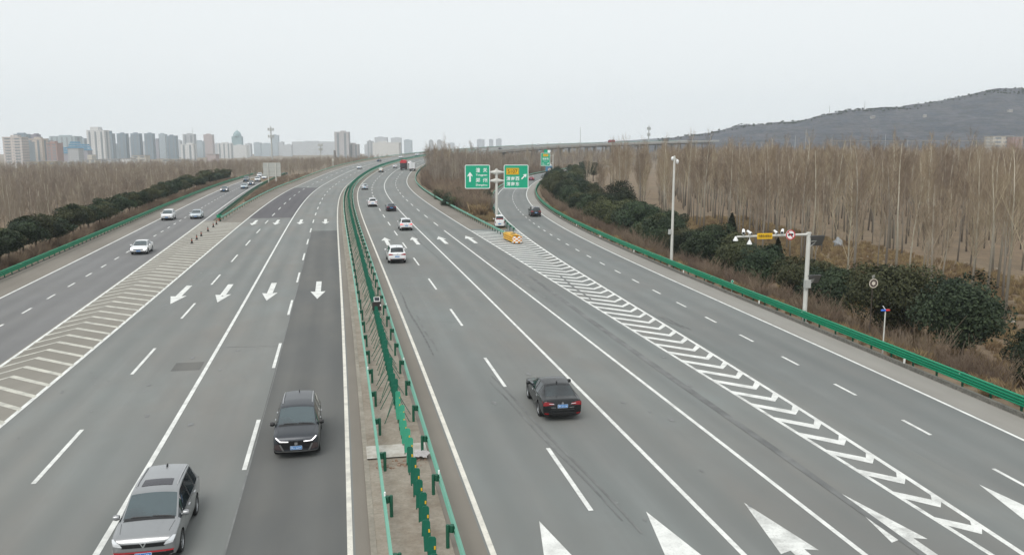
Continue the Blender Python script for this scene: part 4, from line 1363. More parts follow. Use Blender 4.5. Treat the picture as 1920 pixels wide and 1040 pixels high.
RD = disc(0.34, -1.42, T0 - .04, -0.16, -0.12, SIGN_W, ct, 'round_sign')
disc(0.34, -1.42, T0 - .04, -0.17, -0.162, SIGN_R, RD, 'red_ring', hole=0.275)
tr = MB().prism_xz([(p[0] - 1.42, p[1] + T0 - .02) for p in [(-.2, -.06), (.19, -.06), (.19, .07), (-.06, .07), (-.06, .04), (-.14, .04), (-.2, -.01)]], -0.168, -0.162)
tr.lathe([(0.035, -.003), (0.035, .003)], 8, c=(-1.54, -0.165, T0 - .09), axis='y'); tr.lathe([(0.035, -.003), (0.035, .003)], 8, c=(-1.31, -0.165, T0 - .09), axis='y')
tr.build('truck_symbol', BLACK, RD)
MB().prism_xz([(-1.65, T0 + .17), (-1.61, T0 + .21), (-1.19, T0 - .25), (-1.23, T0 - .29)], -0.176, -0.170).build('red_bar', SIGN_R, RD)
def camera_unit(px, up, tilt, sc=1.0):
    b = MB()
    c = Vector((px, -0.02, T0 + up))
    d = Vector((math.sin(R(tilt)), -0.75, -0.35)).normalized()
    b.tube([c - d * .22 * sc, c - d * .2 * sc, c + d * .1 * sc, c + d * .28 * sc], [0.06 * sc, .10 * sc, .115 * sc, .125 * sc], 10)
    b.tube([(px, 0, T0 - .05), tuple(c)], 0.03, 6)
    o = b.build('camera', CAMW, ct, 50)
    MB().tube([c + d * .281 * sc, c + d * .29 * sc], 0.09 * sc, 10).build('lens', BLACK, o)
camera_unit(-4.75, 0.24, -18, .95); camera_unit(-4.35, 0.18, 18, 0.8); camera_unit(-2.45, 0.18, 8, 0.72); camera_unit(-1.95, 0.22, -28, .9)
for px, dz in ((-5.28, -.25), (-4.28, -.5)):
    MB().lathe([(0.05, .16), (0.07, .10), (0.165, -.08), (0.17, -.14), (0.06, -.15)], 14, c=(px, 0, T0 + dz)).tube([(px, 0, T0 - .1), (px, 0, T0 + dz + .12)], 0.025, 6).build('strobe_lamp', CAMW, ct, 50)
def solar(cx, cz, w, d, parent, tilt=38):
    b = MB()
    t = R(tilt)
    for i, (mm, nm, off, sh) in enumerate(((mat('dark_solar_back', (.20, .205, .21), .5), 'solar_frame', -.02, 1.0), (SOLAR, 'solar_panel', .006, .95))):
        b = MB()
        vs = []
        for sx, sy in ((-1, -1), (1, -1), (1, 1), (-1, 1)):
            for oo in (off, off + .02):
                a = sy * d / 2 * sh
                vs.append((cx + w / 2 + sy * 0.30 * d / 2 + sx * w / 2 * sh, 0.25 + a * math.cos(t) + oo * math.sin(t), cz - a * math.sin(t) * 0.9 + oo * math.cos(t)))
        o = MB().add(vs, [(0, 2, 4, 6), (7, 5, 3, 1), (0, 1, 3, 2), (2, 3, 5, 4), (4, 5, 7, 6), (6, 7, 1, 0)]).build(nm, mm, parent)
    MB().tube([(0, 0, cz - .05), (cx + .5, .2, cz - .02)], 0.03, 6).tube([(0, 0, cz - .5), (cx + .5, .3, cz - .12)], 0.025, 6).build('solar_bracket', POLE, parent)
solar(0.18, 5.62 - z, 1.05, 1.5, ct); solar(0.18, 2.95 - z, 0.95, 1.3, ct)
MB().box((-0.02, -.18, 2.7 - z), (0.40, 0.28, 0.55)).build('control_box', GREYB, ct)

# -- flashing red and blue lamp, badge sign, small markers
x, y = 21.75, 48.2; z = float(terr(x, y))
fl = empty('flashing_lamp', (x, y, z), R(9)); tag(fl, 'thin pole with a red and blue warning lamp behind the guardrail', 'warning lamp')
MB().lathe([(0.045, -.3), (0.035, 2.5 - z)], 8).build('pole', POLE, fl, 40)
MB().tube([(-.27, 0, 2.56 - z), (-.24, 0, 2.56 - z), (0, 0, 2.56 - z)], [.045, .065, .065], 10).build('blue_lens', mat('blue_lens', (0.02, 0.12, 0.55), 0.25), fl, 40)
MB().tube([(0.0, 0, 2.56 - z), (.24, 0, 2.56 - z), (.27, 0, 2.56 - z)], [.065, .065, .045], 10).build('red_lens', mat('red_lens', (0.55, 0.01, 0.02), 0.25), fl, 40)
MB().tube([(0, 0, 2.6 - z), (-.12, 0.1, 2.82 - z)], 0.02, 5).build('aerial', CAMW, fl)
x, y = 22.9, 52.8; z = float(terr(x, y))
bd = empty('badge_sign', (x, y, z), R(9)); tag(bd, 'round dark badge with pale star and ring on a thin dark pole', 'road sign')
MB().lathe([(0.035, -.3), (0.03, 3.5 - z)], 8).build('pole', mat('dark_brown_pole', (0.06, 0.045, 0.035), .7), bd, 40)
D = disc(0.30, 0, 3.42 - z, -.09, -.05, mat('dark_badge_face', (0.075, 0.05, 0.045), .5), bd, 'badge_face')
disc(0.30, 0, 3.42 - z, -.10, -.092, mat('cream_badge_ring', (0.62, 0.56, 0.47), .5), D, 'badge_ring', hole=0.25)
st = [((0.15 if k % 2 == 0 else 0.105) * math.sin(math.pi * k / 6), 3.42 - z + (0.15 if k % 2 == 0 else 0.105) * math.cos(math.pi * k / 6)) for k in range(12)]
MB().prism_xz(list(reversed(st))[::-1], -.10, -.092).build('badge_star', mat('cream_badge_ring', (0.62, 0.56, 0.47)), D)
MB().add([(-.16, -.1, 3.88 - z), (.02, -.1, 3.98 - z), (.16, .05, 3.80 - z), (-.02, .05, 3.72 - z), (-.16, -.1, 3.86 - z), (.02, -.1, 3.96 - z), (.16, .05, 3.78 - z), (-.02, .05, 3.70 - z)], [(0, 1, 2, 3), (7, 6, 5, 4), (0, 4, 5, 1), (1, 5, 6, 2), (2, 6, 7, 3), (3, 7, 4, 0)]).tube([(0, 0, 3.45 - z), (0, 0, 3.85 - z)], .02, 5).build('solar_panel', POLE, bd)
x, y = 18.15, 68.6
km = empty('distance_marker', (x, y, 0.0), R(9)); tag(km, 'small green disc marker standing above the ramp guardrail', 'marker')
MB().lathe([(0.025, -.3), (0.025, .9)], 6).build('pole', POLE, km); disc(0.12, 0, 1.0, -.04, -.02, SIGN_G, km, 'marker_face'); disc(0.12, 0, 1.0, -.046, -.042, SIGN_W, km, 'marker_ring', hole=0.10)
_st = MB().box((0, 0, 0.34), (0.09, 0.05, 0.26)).mesh('kerb_reflector'); _st.materials.append(REFLW)
for i, s in enumerate((28.5, 44.6, 62.5, 78.5, 94.5, 110.5, 126.5, 142.5)):
    p = RAMP.pt(s, 5.53); o = link('kerb_reflector', _st); o.location = tuple(p); o.rotation_euler = (0, 0, RAMP.heading(s))
    tag(o, ['nearest', 'second nearest', 'third nearest', 'fourth nearest', 'fifth nearest', 'sixth nearest', 'seventh nearest', 'farthest'][i] + ' white reflector post on the kerb of the ramp', 'reflector', 'kerb reflectors')

# -- back of a large sign on the left
x, y = -79.6, 281.5; z = float(terr(x, y))
sb = empty('sign_board', (x, y, z), R(14)); tag(sb, 'large blank grey back of a sign board on two posts', 'road sign')
for sx in (-1.2, 1.2):
    MB().lathe([(0.17, -.4), (0.16, 6.5 - z)], 10, c=(sx, -.2, 0)).build('post', POLE, sb, 40)
BB = MB().box((0, 0, 4.3 - z), (5.6, 0.06, 4.5)).build('panel', mat('bare_aluminium', (0.47, 0.48, 0.45), .5, noise=[(.6, (.40, .41, .38), .6, 3)]), sb)
for zz in (2.6, 3.7, 4.9, 6.0): MB().box((0, -.05, zz - z), (5.5, 0.04, 0.07)).build('stiffener', GALV, BB)
p = MAIN.pt(400, -23.0); z = float(terr(p[0], p[1]))
ts = empty('arrow_post', (float(p[0]), float(p[1]), z), 0); tag(ts, 'white post with pointed top left of the left carriageway', 'road sign')
MB().lathe([(0.14, -.3), (0.13, 3.6)], 8).build('post', POLE, ts, 40)
MB().prism_xz([(-.55, 2.9), (.55, 2.9), (0, 4.1)], -.16, -.12).build('pointed_head', POLE, ts)

# -- cones on the left gore
_cone = MB().box((0, 0, .02), (.36, .36, .04)).lathe([(.13, .04), (.10, .3), (.035, .66), (.03, .68)], 10).mesh('cone_body', 40); _cone.materials.append(mat('dark_rubber', (.03, .027, .026), .8))
_band = MB().lathe([(.092, .34), (.072, .47)], 10, cap=False).mesh('cone_band', 40); _band.materials.append(mat('faded_orange_band', (.50, .12, .06), .6))
for i, (s, n) in enumerate([(138.0, 6.5), (132.2, 6.48), (127.8, 6.45), (121.2, 6.38), (114.6, 6.22), (110.2, 6.16), (105.9, 6.09)]):
    p = FEED.pt(s, n, Z2)
    c = empty('traffic_cone', tuple(p), rnd.uniform(0, 3))
    tag(c, ['traffic cone touching the left gore nose, farthest of the row', 'second traffic cone counted from the left gore nose', 'third traffic cone counted from the left gore nose', 'middle traffic cone of the seven on the left gore', 'third nearest of the traffic cones on the left gore', 'second nearest of the traffic cones on the left gore', 'nearest traffic cone of the row on the left gore'][i], 'traffic cone', 'cones on the left gore')
    link('cone_body', _cone, c); link('cone_band', _band, c)

# -- noses of the gores
p = FEED.pt(140.6, 5.9)
nz = empty('rail_end', tuple(p), FEED.heading(140)); tag(nz, 'rounded green guardrail end where the left rails meet', 'guardrail end')
pr = [(-1.0 * math.cos(a) * .45 + 0.25, -math.sin(a) * .75) for a in np.linspace(0, math.pi, 9)]
b = MB()
for i in range(8):
    (x0, y0), (x1, y1) = pr[i], pr[i + 1]
    b.add([(x0, y0, .42), (x1, y1, .42), (x1, y1, .95), (x0, y0, .95), (x0 * .96, y0 * .96 + .02, .42), (x1 * .96, y1 * .96 + .02, .42), (x1 * .96, y1 * .96 + .02, .95), (x0 * .96, y0 * .96 + .02, .95)], [(0, 1, 2, 3), (7, 6, 5, 4), (3, 2, 6, 7), (0, 4, 5, 1)])
b.build('end_shell', RAILG, nz)
MB().lathe([(.12, 0), (.12, .42)], 10, c=(0.25, -.35, 0)).build('red_foot', SIGN_R, nz, 40)

cq = empty('crash_cushion', (0.15, 106.8, 0), math.atan2(-1.75, -7.9) + math.pi)
tag(cq, 'yellow crash cushion with chequered end in front of the exit gore rails', 'crash cushion')
YEL = mat('yellow_cushion_paint', (0.72, 0.40, 0.01), .5, noise=[(1.2, (.60, .32, .02), .6, 4)])
for i in range(4):
    y0 = 2.9 - i * 1.25; w0 = 0.62 - 0.03 * i
    for sd in (-1, 1):
        b = MB()
        for zz in (.22, .52, .80):
            b.tube([(sd * w0, y0, zz), (sd * (w0 - .02), y0 - 1.3, zz)], 0.10, 6)
        b.box((sd * (w0 - .04), y0 - .62, .5), (.03, 1.28, .72)); b.build('side_panel', YEL, cq)
    MB().box((0, y0 - .1, .5), (1.1 - .06 * i, .10, .85)).build('diaphragm', YEL, cq)
MB().box((0, .8, .92), (1.0, 4.2, .06)).build('top_cover', YEL, cq)
MB().box((0.2, 1.0, .975), (.7, .35, .02), R(35)).box((-.1, -.4, .975), (.7, .35, .02), R(35)).build('black_stripe', BLACK, cq)
no = empty('nose_board', (0, -2.4, 0)); no.parent = cq
CHY = [mat('orange_check', (.70, .26, .03), .5), SIGN_W]
for r_ in range(4):
    for c_ in range(6):
        a0 = math.pi * c_ / 6; a1 = math.pi * (c_ + 1) / 6
        q = [(.62 * math.cos(a), -.35 * math.sin(a)) for a in (a0, a1)]
        z0, z1 = .12 + r_ * .2, .32 + r_ * .2
        MB().add([(q[0][0], q[0][1], z0), (q[1][0], q[1][1], z0), (q[1][0], q[1][1], z1), (q[0][0], q[0][1], z1), (q[0][0] * .93, q[0][1] * .93, z0), (q[1][0] * .93, q[1][1] * .93, z0), (q[1][0] * .93, q[1][1] * .93, z1), (q[0][0] * .93, q[0][1] * .93, z1)], [(3, 2, 1, 0), (4, 5, 6, 7), (0, 1, 5, 4), (3, 7, 6, 2)]).build('check_panel', CHY[(r_ + c_) % 2], no)
MB().box((0, 0, .05), (1.15, .5, .1)).build('nose_foot', BLACK, no)

# -- solar powered box on the median
p = MAIN.pt(56.3, 0.28, 0.085)
sx_ = empty('solar_box', tuple(p), MAIN.heading(56)); tag(sx_, 'black box with small solar panel on a pole in the median', 'equipment box')
MB().lathe([(.035, 0), (.035, 1.9)], 8).build('pole', GALV, sx_, 40)
MB().box((-.12, -.16, 1.42), (.58, .22, .56)).build('box_case', mat('dark_brown_box', (.025, .02, .019), .5), sx_)
MB().box((.12, -.28, 1.5), (.07, .03, .12)).build('lamp', REFLW, sx_)
MB().add([(-.30, -.28, 1.78), (.10, -.28, 1.78), (.10, .05, 2.0), (-.30, .05, 2.0), (-.30, -.26, 1.74), (.10, -.26, 1.74), (.10, .07, 1.96), (-.30, .07, 1.96)], [(0, 1, 2, 3), (7, 6, 5, 4), (0, 4, 5, 1), (1, 5, 6, 2), (2, 6, 7, 3), (3, 7, 4, 0)]).build('solar_frame', REFLW, sx_)
MB().add([(-.27, -.262, 1.797), (.07, -.262, 1.797), (.07, .02, 1.985), (-.27, .02, 1.985)], [(0, 1, 2, 3)]).build('solar_cells', SOLAR, sx_)

# -- rubbish among the poplars
bm = bmesh.new()
bmesh.ops.create_icosphere(bm, subdivisions=3, radius=1.0)
for v in bm.verts:
    c = v.co
    f = 1 + .16 * math.sin(5 * c.x + 2) * math.cos(4 * c.y) + .10 * math.sin(9 * c.z + 3 * c.x) + .05 * math.sin(17 * c.y)
    v.co = Vector((c.x * .75 * f, c.y * .7 * f, max(-.2, c.z * 1.15 * f + .45)))
me = bpy.data.meshes.new('tarpaulin_heap'); bm.to_mesh(me); bm.free(); me.shade_smooth()
me.materials.append(mat('pale_tarpaulin', (.30, .33, .35), .5, noise=[(1.5, (.17, .18, .19), .8, 4), (5, (.42, .44, .46), .5, 3)]))
o = link('tarpaulin_heap', me); x, y = 46.5, 119.5; o.location = (x, y, float(terr(x, y)) - .1); o.scale = (.95, .95, .85)
tag(o, 'pale grey tarpaulin heap among the bare poplars', 'heap')
b = MB()
for i in range(260):
    a, q = rnd.uniform(0, 6.28), abs(rnd.gauss(0, 5)); x = 46 + math.cos(a) * q * 1.3; y = 113 + math.sin(a) * q * 2
    if i > 170: x, y = rnd.uniform(38, 62), rnd.uniform(66, 100)
    w = rnd.uniform(.08, .35)
    b.box((x, y, float(terr(x, y)) + .05), (w, w * .7, .08), rnd.uniform(0, 3), .8)
o = b.build('litter', mat('pale_litter', (.50, .48, .45), .7, noise=[(.4, (.30, .26, .22), .9, 3)])); tag(o, 'pale litter strewn on the ground between the poplars', 'litter', kind='stuff')

# ------------------------------------------------------------------ vehicles
GLASS = mat('tinted_car_glass', (0.026, 0.036, 0.040), 0.04, ior=1.65, spec=0.6, noise=[(1.2, (0.010, 0.013, 0.015), 0.9, 1)])
GLASS_F = mat('windscreen_glass', (0.034, 0.060, 0.068), 0.03, ior=1.9, spec=0.6, noise=[(0.9, (0.012, 0.022, 0.028), 0.9, 1)])  # mottled base colour stands in for reflections and interior glimpses
TYRE = mat('tyre_rubber', (0.018, 0.018, 0.018), 0.85)
RIM = mat('alloy_rim', (0.35, 0.36, 0.37), 0.35, 0.8)
DARKP = mat('black_trim', (0.014, 0.014, 0.015), 0.5)
GRILLE = mat('grille_black', (0.010, 0.010, 0.011), 0.35)
CHROME = mat('chrome_trim', (0.62, 0.63, 0.64), 0.18, 0.9)
LAMP_OFF = mat('clear_lamp', (0.72, 0.74, 0.76), 0.12, 0.3)
LAMP_ON = mat('lit_headlamp', (1.0, 0.97, 0.98), 0.2, emit=1.4)
TAIL = mat('red_tail_lamp', (0.22, 0.004, 0.008), 0.15)
TAIL_ON = mat('lit_tail_lamp', (0.75, 0.03, 0.03), 0.2, emit=0.35)
PLATE_B = mat('blue_number_plate', (0.0, 0.17, 0.48), 0.4)
PLATE_W = mat('white_plate_print', (0.80, 0.84, 0.86), 0.4)
REDTRIM = mat('red_trim_line', (0.40, 0.02, 0.03), 0.35)
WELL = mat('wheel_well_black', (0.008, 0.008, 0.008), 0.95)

def car_paint(name, c, metal=0.35, rough=0.32):
    return mat('paint_' + name, c, rough, metal, coat=0.8 if c[1] > .2 else 0.25, spec=0.5 if c[1] > .2 else 0.35, noise=[(1.2, tuple(v * 0.93 for v in c), 0.5, 3)])
P_SILVER = car_paint('silver', (0.29, 0.298, 0.305), 0.55); P_GREY = car_paint('gunmetal', (0.055, 0.060, 0.068), 0.5); P_BLACK = car_paint('black', (0.009, 0.010, 0.011), 0.0, 0.25)
P_WHITE = car_paint('white', (0.74, 0.75, 0.76), 0.0, 0.3); P_PEARL = car_paint('pearl_white', (0.68, 0.69, 0.70), 0.1); P_BLUE = car_paint('pale_blue_silver', (0.46, 0.53, 0.57))
P_NAVY = car_paint('navy', (0.022, 0.026, 0.045), 0.3); P_RED = car_paint('red', (0.30, 0.02, 0.03), 0.2); P_BRZ = car_paint('champagne', (0.42, 0.40, 0.34)); P_DG = car_paint('dark_grey', (0.14, 0.145, 0.15))

# rows of a half cross-section: 0 floor centre .. 10 roof centre
def section(w, zb, zs, zbelt, wt, zt, zre, zc, wbelt=None):
    wb = w * 0.955 if wbelt is None else wbelt
    return [(0, zb), (w * .82, zb), (w * .97, zb + .09), (w * 1.0, zb + (zs - zb) * .55), (w * .992, zs), (wb, zbelt), (wt, zt), (wt * .985, zt + (zre - zt) * .45), (wt * .945, zre - (zre - zt) * .18), (wt * .50, zre + (zc - zre) * .72), (0, zc)]

# stations: y, w, zb, zs, zbelt, wt, zt, zre, zc ; the named indices mark cowl, roof front, pillars, roof end, rear glass foot
SUV = dict(L=4.66, st=[
    (2.33, .72, .34, .68, .74, .64, .765, .775, .79), (2.25, .86, .24, .80, .87, .76, .90, .912, .925), (2.08, .905, .21, .86, .94, .80, .965, .985, 1.0),
    (1.75, .915, .21, .90, .985, .80, 1.01, 1.035, 1.06), (1.40, .92, .21, .93, 1.03, .81, 1.055, 1.075, 1.10), (1.30, .92, .21, .935, 1.04, .80, 1.07, 1.09, 1.115),
    (0.42, .925, .21, .95, 1.06, .705, 1.535, 1.58, 1.625), (0.28, .925, .21, .95, 1.06, .69, 1.585, 1.63, 1.675), (-0.28, .925, .21, .955, 1.065, .68, 1.62, 1.67, 1.715), (-0.38, .925, .21, .955, 1.065, .68, 1.622, 1.672, 1.717),
    (-1.12, .925, .21, .96, 1.075, .67, 1.605, 1.66, 1.70), (-1.24, .922, .21, .965, 1.08, .665, 1.60, 1.655, 1.695), (-1.76, .91, .22, .97, 1.10, .65, 1.57, 1.63, 1.67), (-1.94, .905, .23, .97, 1.10, .65, 1.545, 1.60, 1.64),
    (-2.16, .89, .26, .95, 1.06, .70, 1.10, 1.13, 1.16), (-2.24, .88, .28, .90, 1.01, .72, 1.04, 1.06, 1.08), (-2.31, .84, .32, .80, .88, .72, .90, .91, .92), (-2.34, .70, .40, .62, .66, .60, .68, .69, .70)],
    cowl=5, rf=6, pill=[(8, 9), (10, 11)], qend=12, re=13, rg=14, wheel=(1.42, -1.30), wr=.355, hw=.925)
SEDAN = dict(L=4.72, st=[
    (2.36, .58, .34, .56, .60, .50, .615, .625, .64), (2.28, .80, .22, .66, .72, .68, .745, .755, .77), (2.08, .875, .18, .72, .79, .76, .815, .83, .845),
    (1.55, .90, .18, .77, .86, .78, .885, .905, .925), (1.15, .905, .18, .81, .90, .78, .92, .94, .955), (1.05, .905, .18, .815, .91, .77, .94, .96, .975),
    (0.20, .91, .18, .83, .93, .63, 1.31, 1.355, 1.395), (0.02, .91, .18, .83, .93, .615, 1.365, 1.405, 1.44), (-0.34, .91, .18, .835, .935, .60, 1.38, 1.42, 1.455), (-0.44, .91, .18, .835, .935, .60, 1.38, 1.42, 1.455),
    (-0.98, .91, .18, .845, .945, .595, 1.345, 1.385, 1.42), (-1.06, .91, .18, .845, .945, .595, 1.335, 1.375, 1.41), (-1.12, .908, .18, .85, .95, .60, 1.32, 1.36, 1.395), (-1.22, .905, .18, .855, .955, .61, 1.285, 1.325, 1.36),
    (-1.80, .89, .20, .865, .965, .72, .995, 1.015, 1.03), (-2.24, .875, .24, .86, .95, .74, .985, 1.0, 1.02), (-2.31, .85, .28, .80, .88, .73, .91, .92, .94), (-2.36, .70, .36, .58, .62, .60, .64, .65, .66)],
    cowl=5, rf=6, pill=[(8, 9), (10, 11)], qend=12, re=13, rg=14, wheel=(1.40, -1.30), wr=.335, hw=.91)
VAN = dict(L=3.9, st=[
    (1.95, .56, .36, .62, .70, .48, .74, .76, .78), (1.90, .68, .26, .74, .86, .58, .90, .93, .95), (1.80, .73, .22, .82, .95, .61, 1.0, 1.03, 1.06),
    (1.62, .745, .22, .88, 1.0, .62, 1.06, 1.09, 1.12), (1.5, .75, .22, .90, 1.02, .615, 1.10, 1.13, 1.16), (1.44, .75, .22, .90, 1.02, .61, 1.13, 1.16, 1.19),
    (.98, .755, .22, .92, 1.04, .58, 1.66, 1.71, 1.77), (.85, .755, .22, .92, 1.04, .575, 1.70, 1.75, 1.81), (.35, .755, .22, .92, 1.04, .575, 1.72, 1.78, 1.84), (.27, .755, .22, .92, 1.04, .575, 1.72, 1.78, 1.84),
    (-.65, .755, .22, .92, 1.04, .575, 1.72, 1.78, 1.84), (-.75, .755, .22, .92, 1.04, .575, 1.72, 1.78, 1.84), (-1.6, .75, .23, .92, 1.04, .575, 1.70, 1.76, 1.82), (-1.84, .745, .25, .92, 1.04, .575, 1.66, 1.72, 1.78),
    (-1.91, .74, .27, .92, 1.06, .60, 1.20, 1.23, 1.25), (-1.93, .735, .28, .90, 1.02, .66, 1.08, 1.10, 1.12), (-1.95, .72, .32, .80, .90, .66, .93, .95, .97), (-1.96, .66, .38, .6, .66, .58, .68, .69, .70)],
    cowl=5, rf=6, pill=[(8, 9), (10, 11)], qend=12, re=13, rg=14, wheel=(1.22, -1.15), wr=.29, hw=.755)

BODY_CACHE = {}
def car_shell(kind):
    """lofts the half sections, subdivides, cuts the wheel arches and splits the glass off; returns dict of meshes"""
    if kind in BODY_CACHE: return BODY_CACHE[kind]
    K = {'suv': SUV, 'sedan': SEDAN, 'van': VAN}[kind]
    st = K['st']; n = len(st)
    half = [[(p[0], s[0], p[1]) for p in section(*s[1:])] for s in st]
    V = []; idx = []
    for i in range(n):
        row = []
        for j in range(11): V.append(half[i][j]); row.append(len(V) - 1)
        left = [row[0]]
        for j in range(1, 10): V.append((-half[i][j][0], half[i][j][1], half[i][j][2])); left.append(len(V) - 1)
        left.append(row[10])
        idx.append((row, left))
    F, M = [], []
    gl = {}
    pil = set(a for a, b in K['pill'])
    for i in range(n - 1):
        for side in (0, 1):
            r0, r1 = idx[i][side], idx[i + 1][side]
            for j in range(10):
                f = (r0[j], r0[j + 1], r1[j + 1], r1[j]) if side == 0 else (r0[j + 1], r0[j], r1[j], r1[j + 1])
                m = 0
                if j in (8, 9) and i == K['cowl']: m = 1
                elif j in (8, 9) and i == K['re']: m = 2
                elif j == 5 and K['cowl'] <= i < K['qend']: m = 6 if i in pil else 3 + side
                F.append(f); M.append(m)
    for end, i in ((0, 0), (1, n - 1)):
        r, l = idx[i]
        for j in range(10):
            a, b, c, d = r[j], r[j + 1], l[j + 1], l[j]
            q = [a, b] + ([c] if c != b else []) + ([d] if d != a else [])
            if len(q) < 3: continue
            F.append(tuple(q) if end else tuple(reversed(q))); M.append(0)
    me = bpy.data.meshes.new('shell'); me.from_pydata(V, [], F)
    me.polygons.foreach_set('material_index', M)
    for k in range(7): me.materials.append(DARKP)
    bm = bmesh.new(); bm.from_mesh(me)
    bmesh.ops.recalc_face_normals(bm, faces=bm.faces)
    cl = bm.edges.layers.float.get('crease_edge') or bm.edges.layers.float.new('crease_edge')
    for e in bm.edges:
        ms = {f.material_index for f in e.link_faces}
        if len(ms) > 1: e[cl] = 0.95
        else:
            v0, v1 = e.verts
            if abs(abs(v0.co.x) - abs(v1.co.x)) < .12 and .75 < v0.co.z < 1.1 and ms == {0} and abs(v0.co.y - v1.co.y) > .05 and abs(v0.co.x) > .6: e[cl] = 0.35
    vl = bm.verts.layers.float.get('crease_vert') or bm.verts.layers.float.new('crease_vert')
    corner = []
    for i_, j_ in ((K['cowl'], 8), (K['rf'], 8), (K['re'], 8), (K['rg'], 8), (K['cowl'], 5), (K['qend'], 5), (K['qend'], 6), (K['cowl'], 6)):
        corner += [idx[i_][0][j_], idx[i_][1][j_]]
    bm.verts.ensure_lookup_table()
    for q in set(corner): bm.verts[q][vl] = 0.9
    bm.to_mesh(me); bm.free()
    ob = bpy.data.objects.new('shell', me); col.objects.link(ob)
    sm = ob.modifiers.new('s', 'SUBSURF'); sm.levels = 2; sm.render_levels = 2
    cuts = []
    for wy in K['wheel']:
        for sd in (-1, 1):
            c = MB().lathe([(K['wr'] + .055, .0), (K['wr'] + .055, .6)], 28, c=(0, 0, 0), axis='x').mesh('cut')
            co = bpy.data.objects.new('cut', c); col.objects.link(co)
            co.location = (K['hw'] - .30 if sd > 0 else -K['hw'] - .30, wy, K['wr'])
            cuts.append(co)
            bo = ob.modifiers.new('b', 'BOOLEAN'); bo.operation = 'DIFFERENCE'; bo.object = co; bo.solver = 'EXACT'
    dg = bpy.context.evaluated_depsgraph_get(); dg.update()
    res = bpy.data.meshes.new_from_object(ob.evaluated_get(dg))
    for o in cuts: bpy.data.objects.remove(o)
    bpy.data.objects.remove(ob)
    # classify and split
    bm = bmesh.new(); bm.from_mesh(res)
    for f in bm.faces:
        c = f.calc_center_median()
        for wy in K['wheel']:
            rr = math.hypot(c.y - wy, c.z - K['wr'])
            if rr < K['wr'] + .05 and abs(c.x) < K['hw'] - .27: f.material_index = 5
            elif abs(rr - K['wr'] - .053) < .012 and all(abs(math.hypot(v.co.y - wy, v.co.z - K['wr']) - K['wr'] - .055) < .006 for v in f.verts): f.material_index = 5
        if f.material_index == 0 and c.z < (.30 if kind != 'suv' else .36) and f.normal.z < .5: f.material_index = 6
    names = ['body', 'windscreen', 'rear_window', 'side_window', 'side_window', 'wheel_well', 'lower_trim']
    mats = [None, GLASS_F, GLASS, GLASS, GLASS, WELL, DARKP]
    out = []
    for k in range(7):
        b2 = bm.copy()
        bmesh.ops.delete(b2, geom=[f for f in b2.faces if f.material_index != k], context='FACES')
        if len(b2.faces) == 0: b2.free(); continue
        m2 = bpy.data.meshes.new(names[k]); b2.to_mesh(m2); b2.free()
        m2.materials.clear(); m2.materials.append(mats[k] or P_WHITE)
        m2.polygons.foreach_set('material_index', [0] * len(m2.polygons))
        m2.shade_smooth(); m2.set_sharp_from_angle(angle=R(38))
        out.append((names[k], m2, k))
    tree = BVHTree.FromBMesh(bm)
    bm.free()
    BODY_CACHE[kind] = (K, out, tree)
    return BODY_CACHE[kind]

def decal(tree, poly, axis, off, name, m, parent, step=.09, thick=0.0):
    """a fitting that follows the body: outline in the plane seen along axis ('front','rear','left','right','top'), laid on the shell"""
    bm = bmesh.new()
    f = bm.faces.new([bm.verts.new((p[0], p[1], 0)) for p in poly])
    xs = [p[0] for p in poly]; ys = [p[1] for p in poly]
    for k in range(int((max(xs) - min(xs)) / step)):
        bmesh.ops.bisect_plane(bm, geom=bm.verts[:] + bm.edges[:] + bm.faces[:], plane_co=(min(xs) + (k + 1) * step, 0, 0), plane_no=(1, 0, 0))
    for k in range(int((max(ys) - min(ys)) / step)):
        bmesh.ops.bisect_plane(bm, geom=bm.verts[:] + bm.edges[:] + bm.faces[:], plane_co=(0, min(ys) + (k + 1) * step, 0), plane_no=(0, 1, 0))
    D = {'front': ((0, -1, 0), lambda a, b: (a, 4, b)), 'rear': ((0, 1, 0), lambda a, b: (a, -4, b)), 'left': ((1, 0, 0), lambda a, b: (-3, a, b)), 'right': ((-1, 0, 0), lambda a, b: (3, a, b)), 'top': ((0, 0, -1), lambda a, b: (a, b, 4))}[axis]
    d = Vector(D[0]); last = None; bad = []
    for v in bm.verts:
        o = Vector(D[1](v.co.x, v.co.y))
        h = tree.ray_cast(o, d)
        if h[0] is None: bad.append(v); continue
        nn = h[1] if h[1].dot(d) < 0 else -h[1]
        v.co = h[0] + nn * off - d * off * .5
    if bad: bmesh.ops.delete(bm, geom=bad, context='VERTS')
    bmesh.ops.recalc_face_normals(bm, faces=bm.faces)
    me = bpy.data.meshes.new(name); bm.to_mesh(me); bm.free()
    me.materials.append(m); me.shade_smooth()
    return link(name, me, parent)

def mirror(poly): return [(-p[0], p[1]) for p in reversed(poly)]

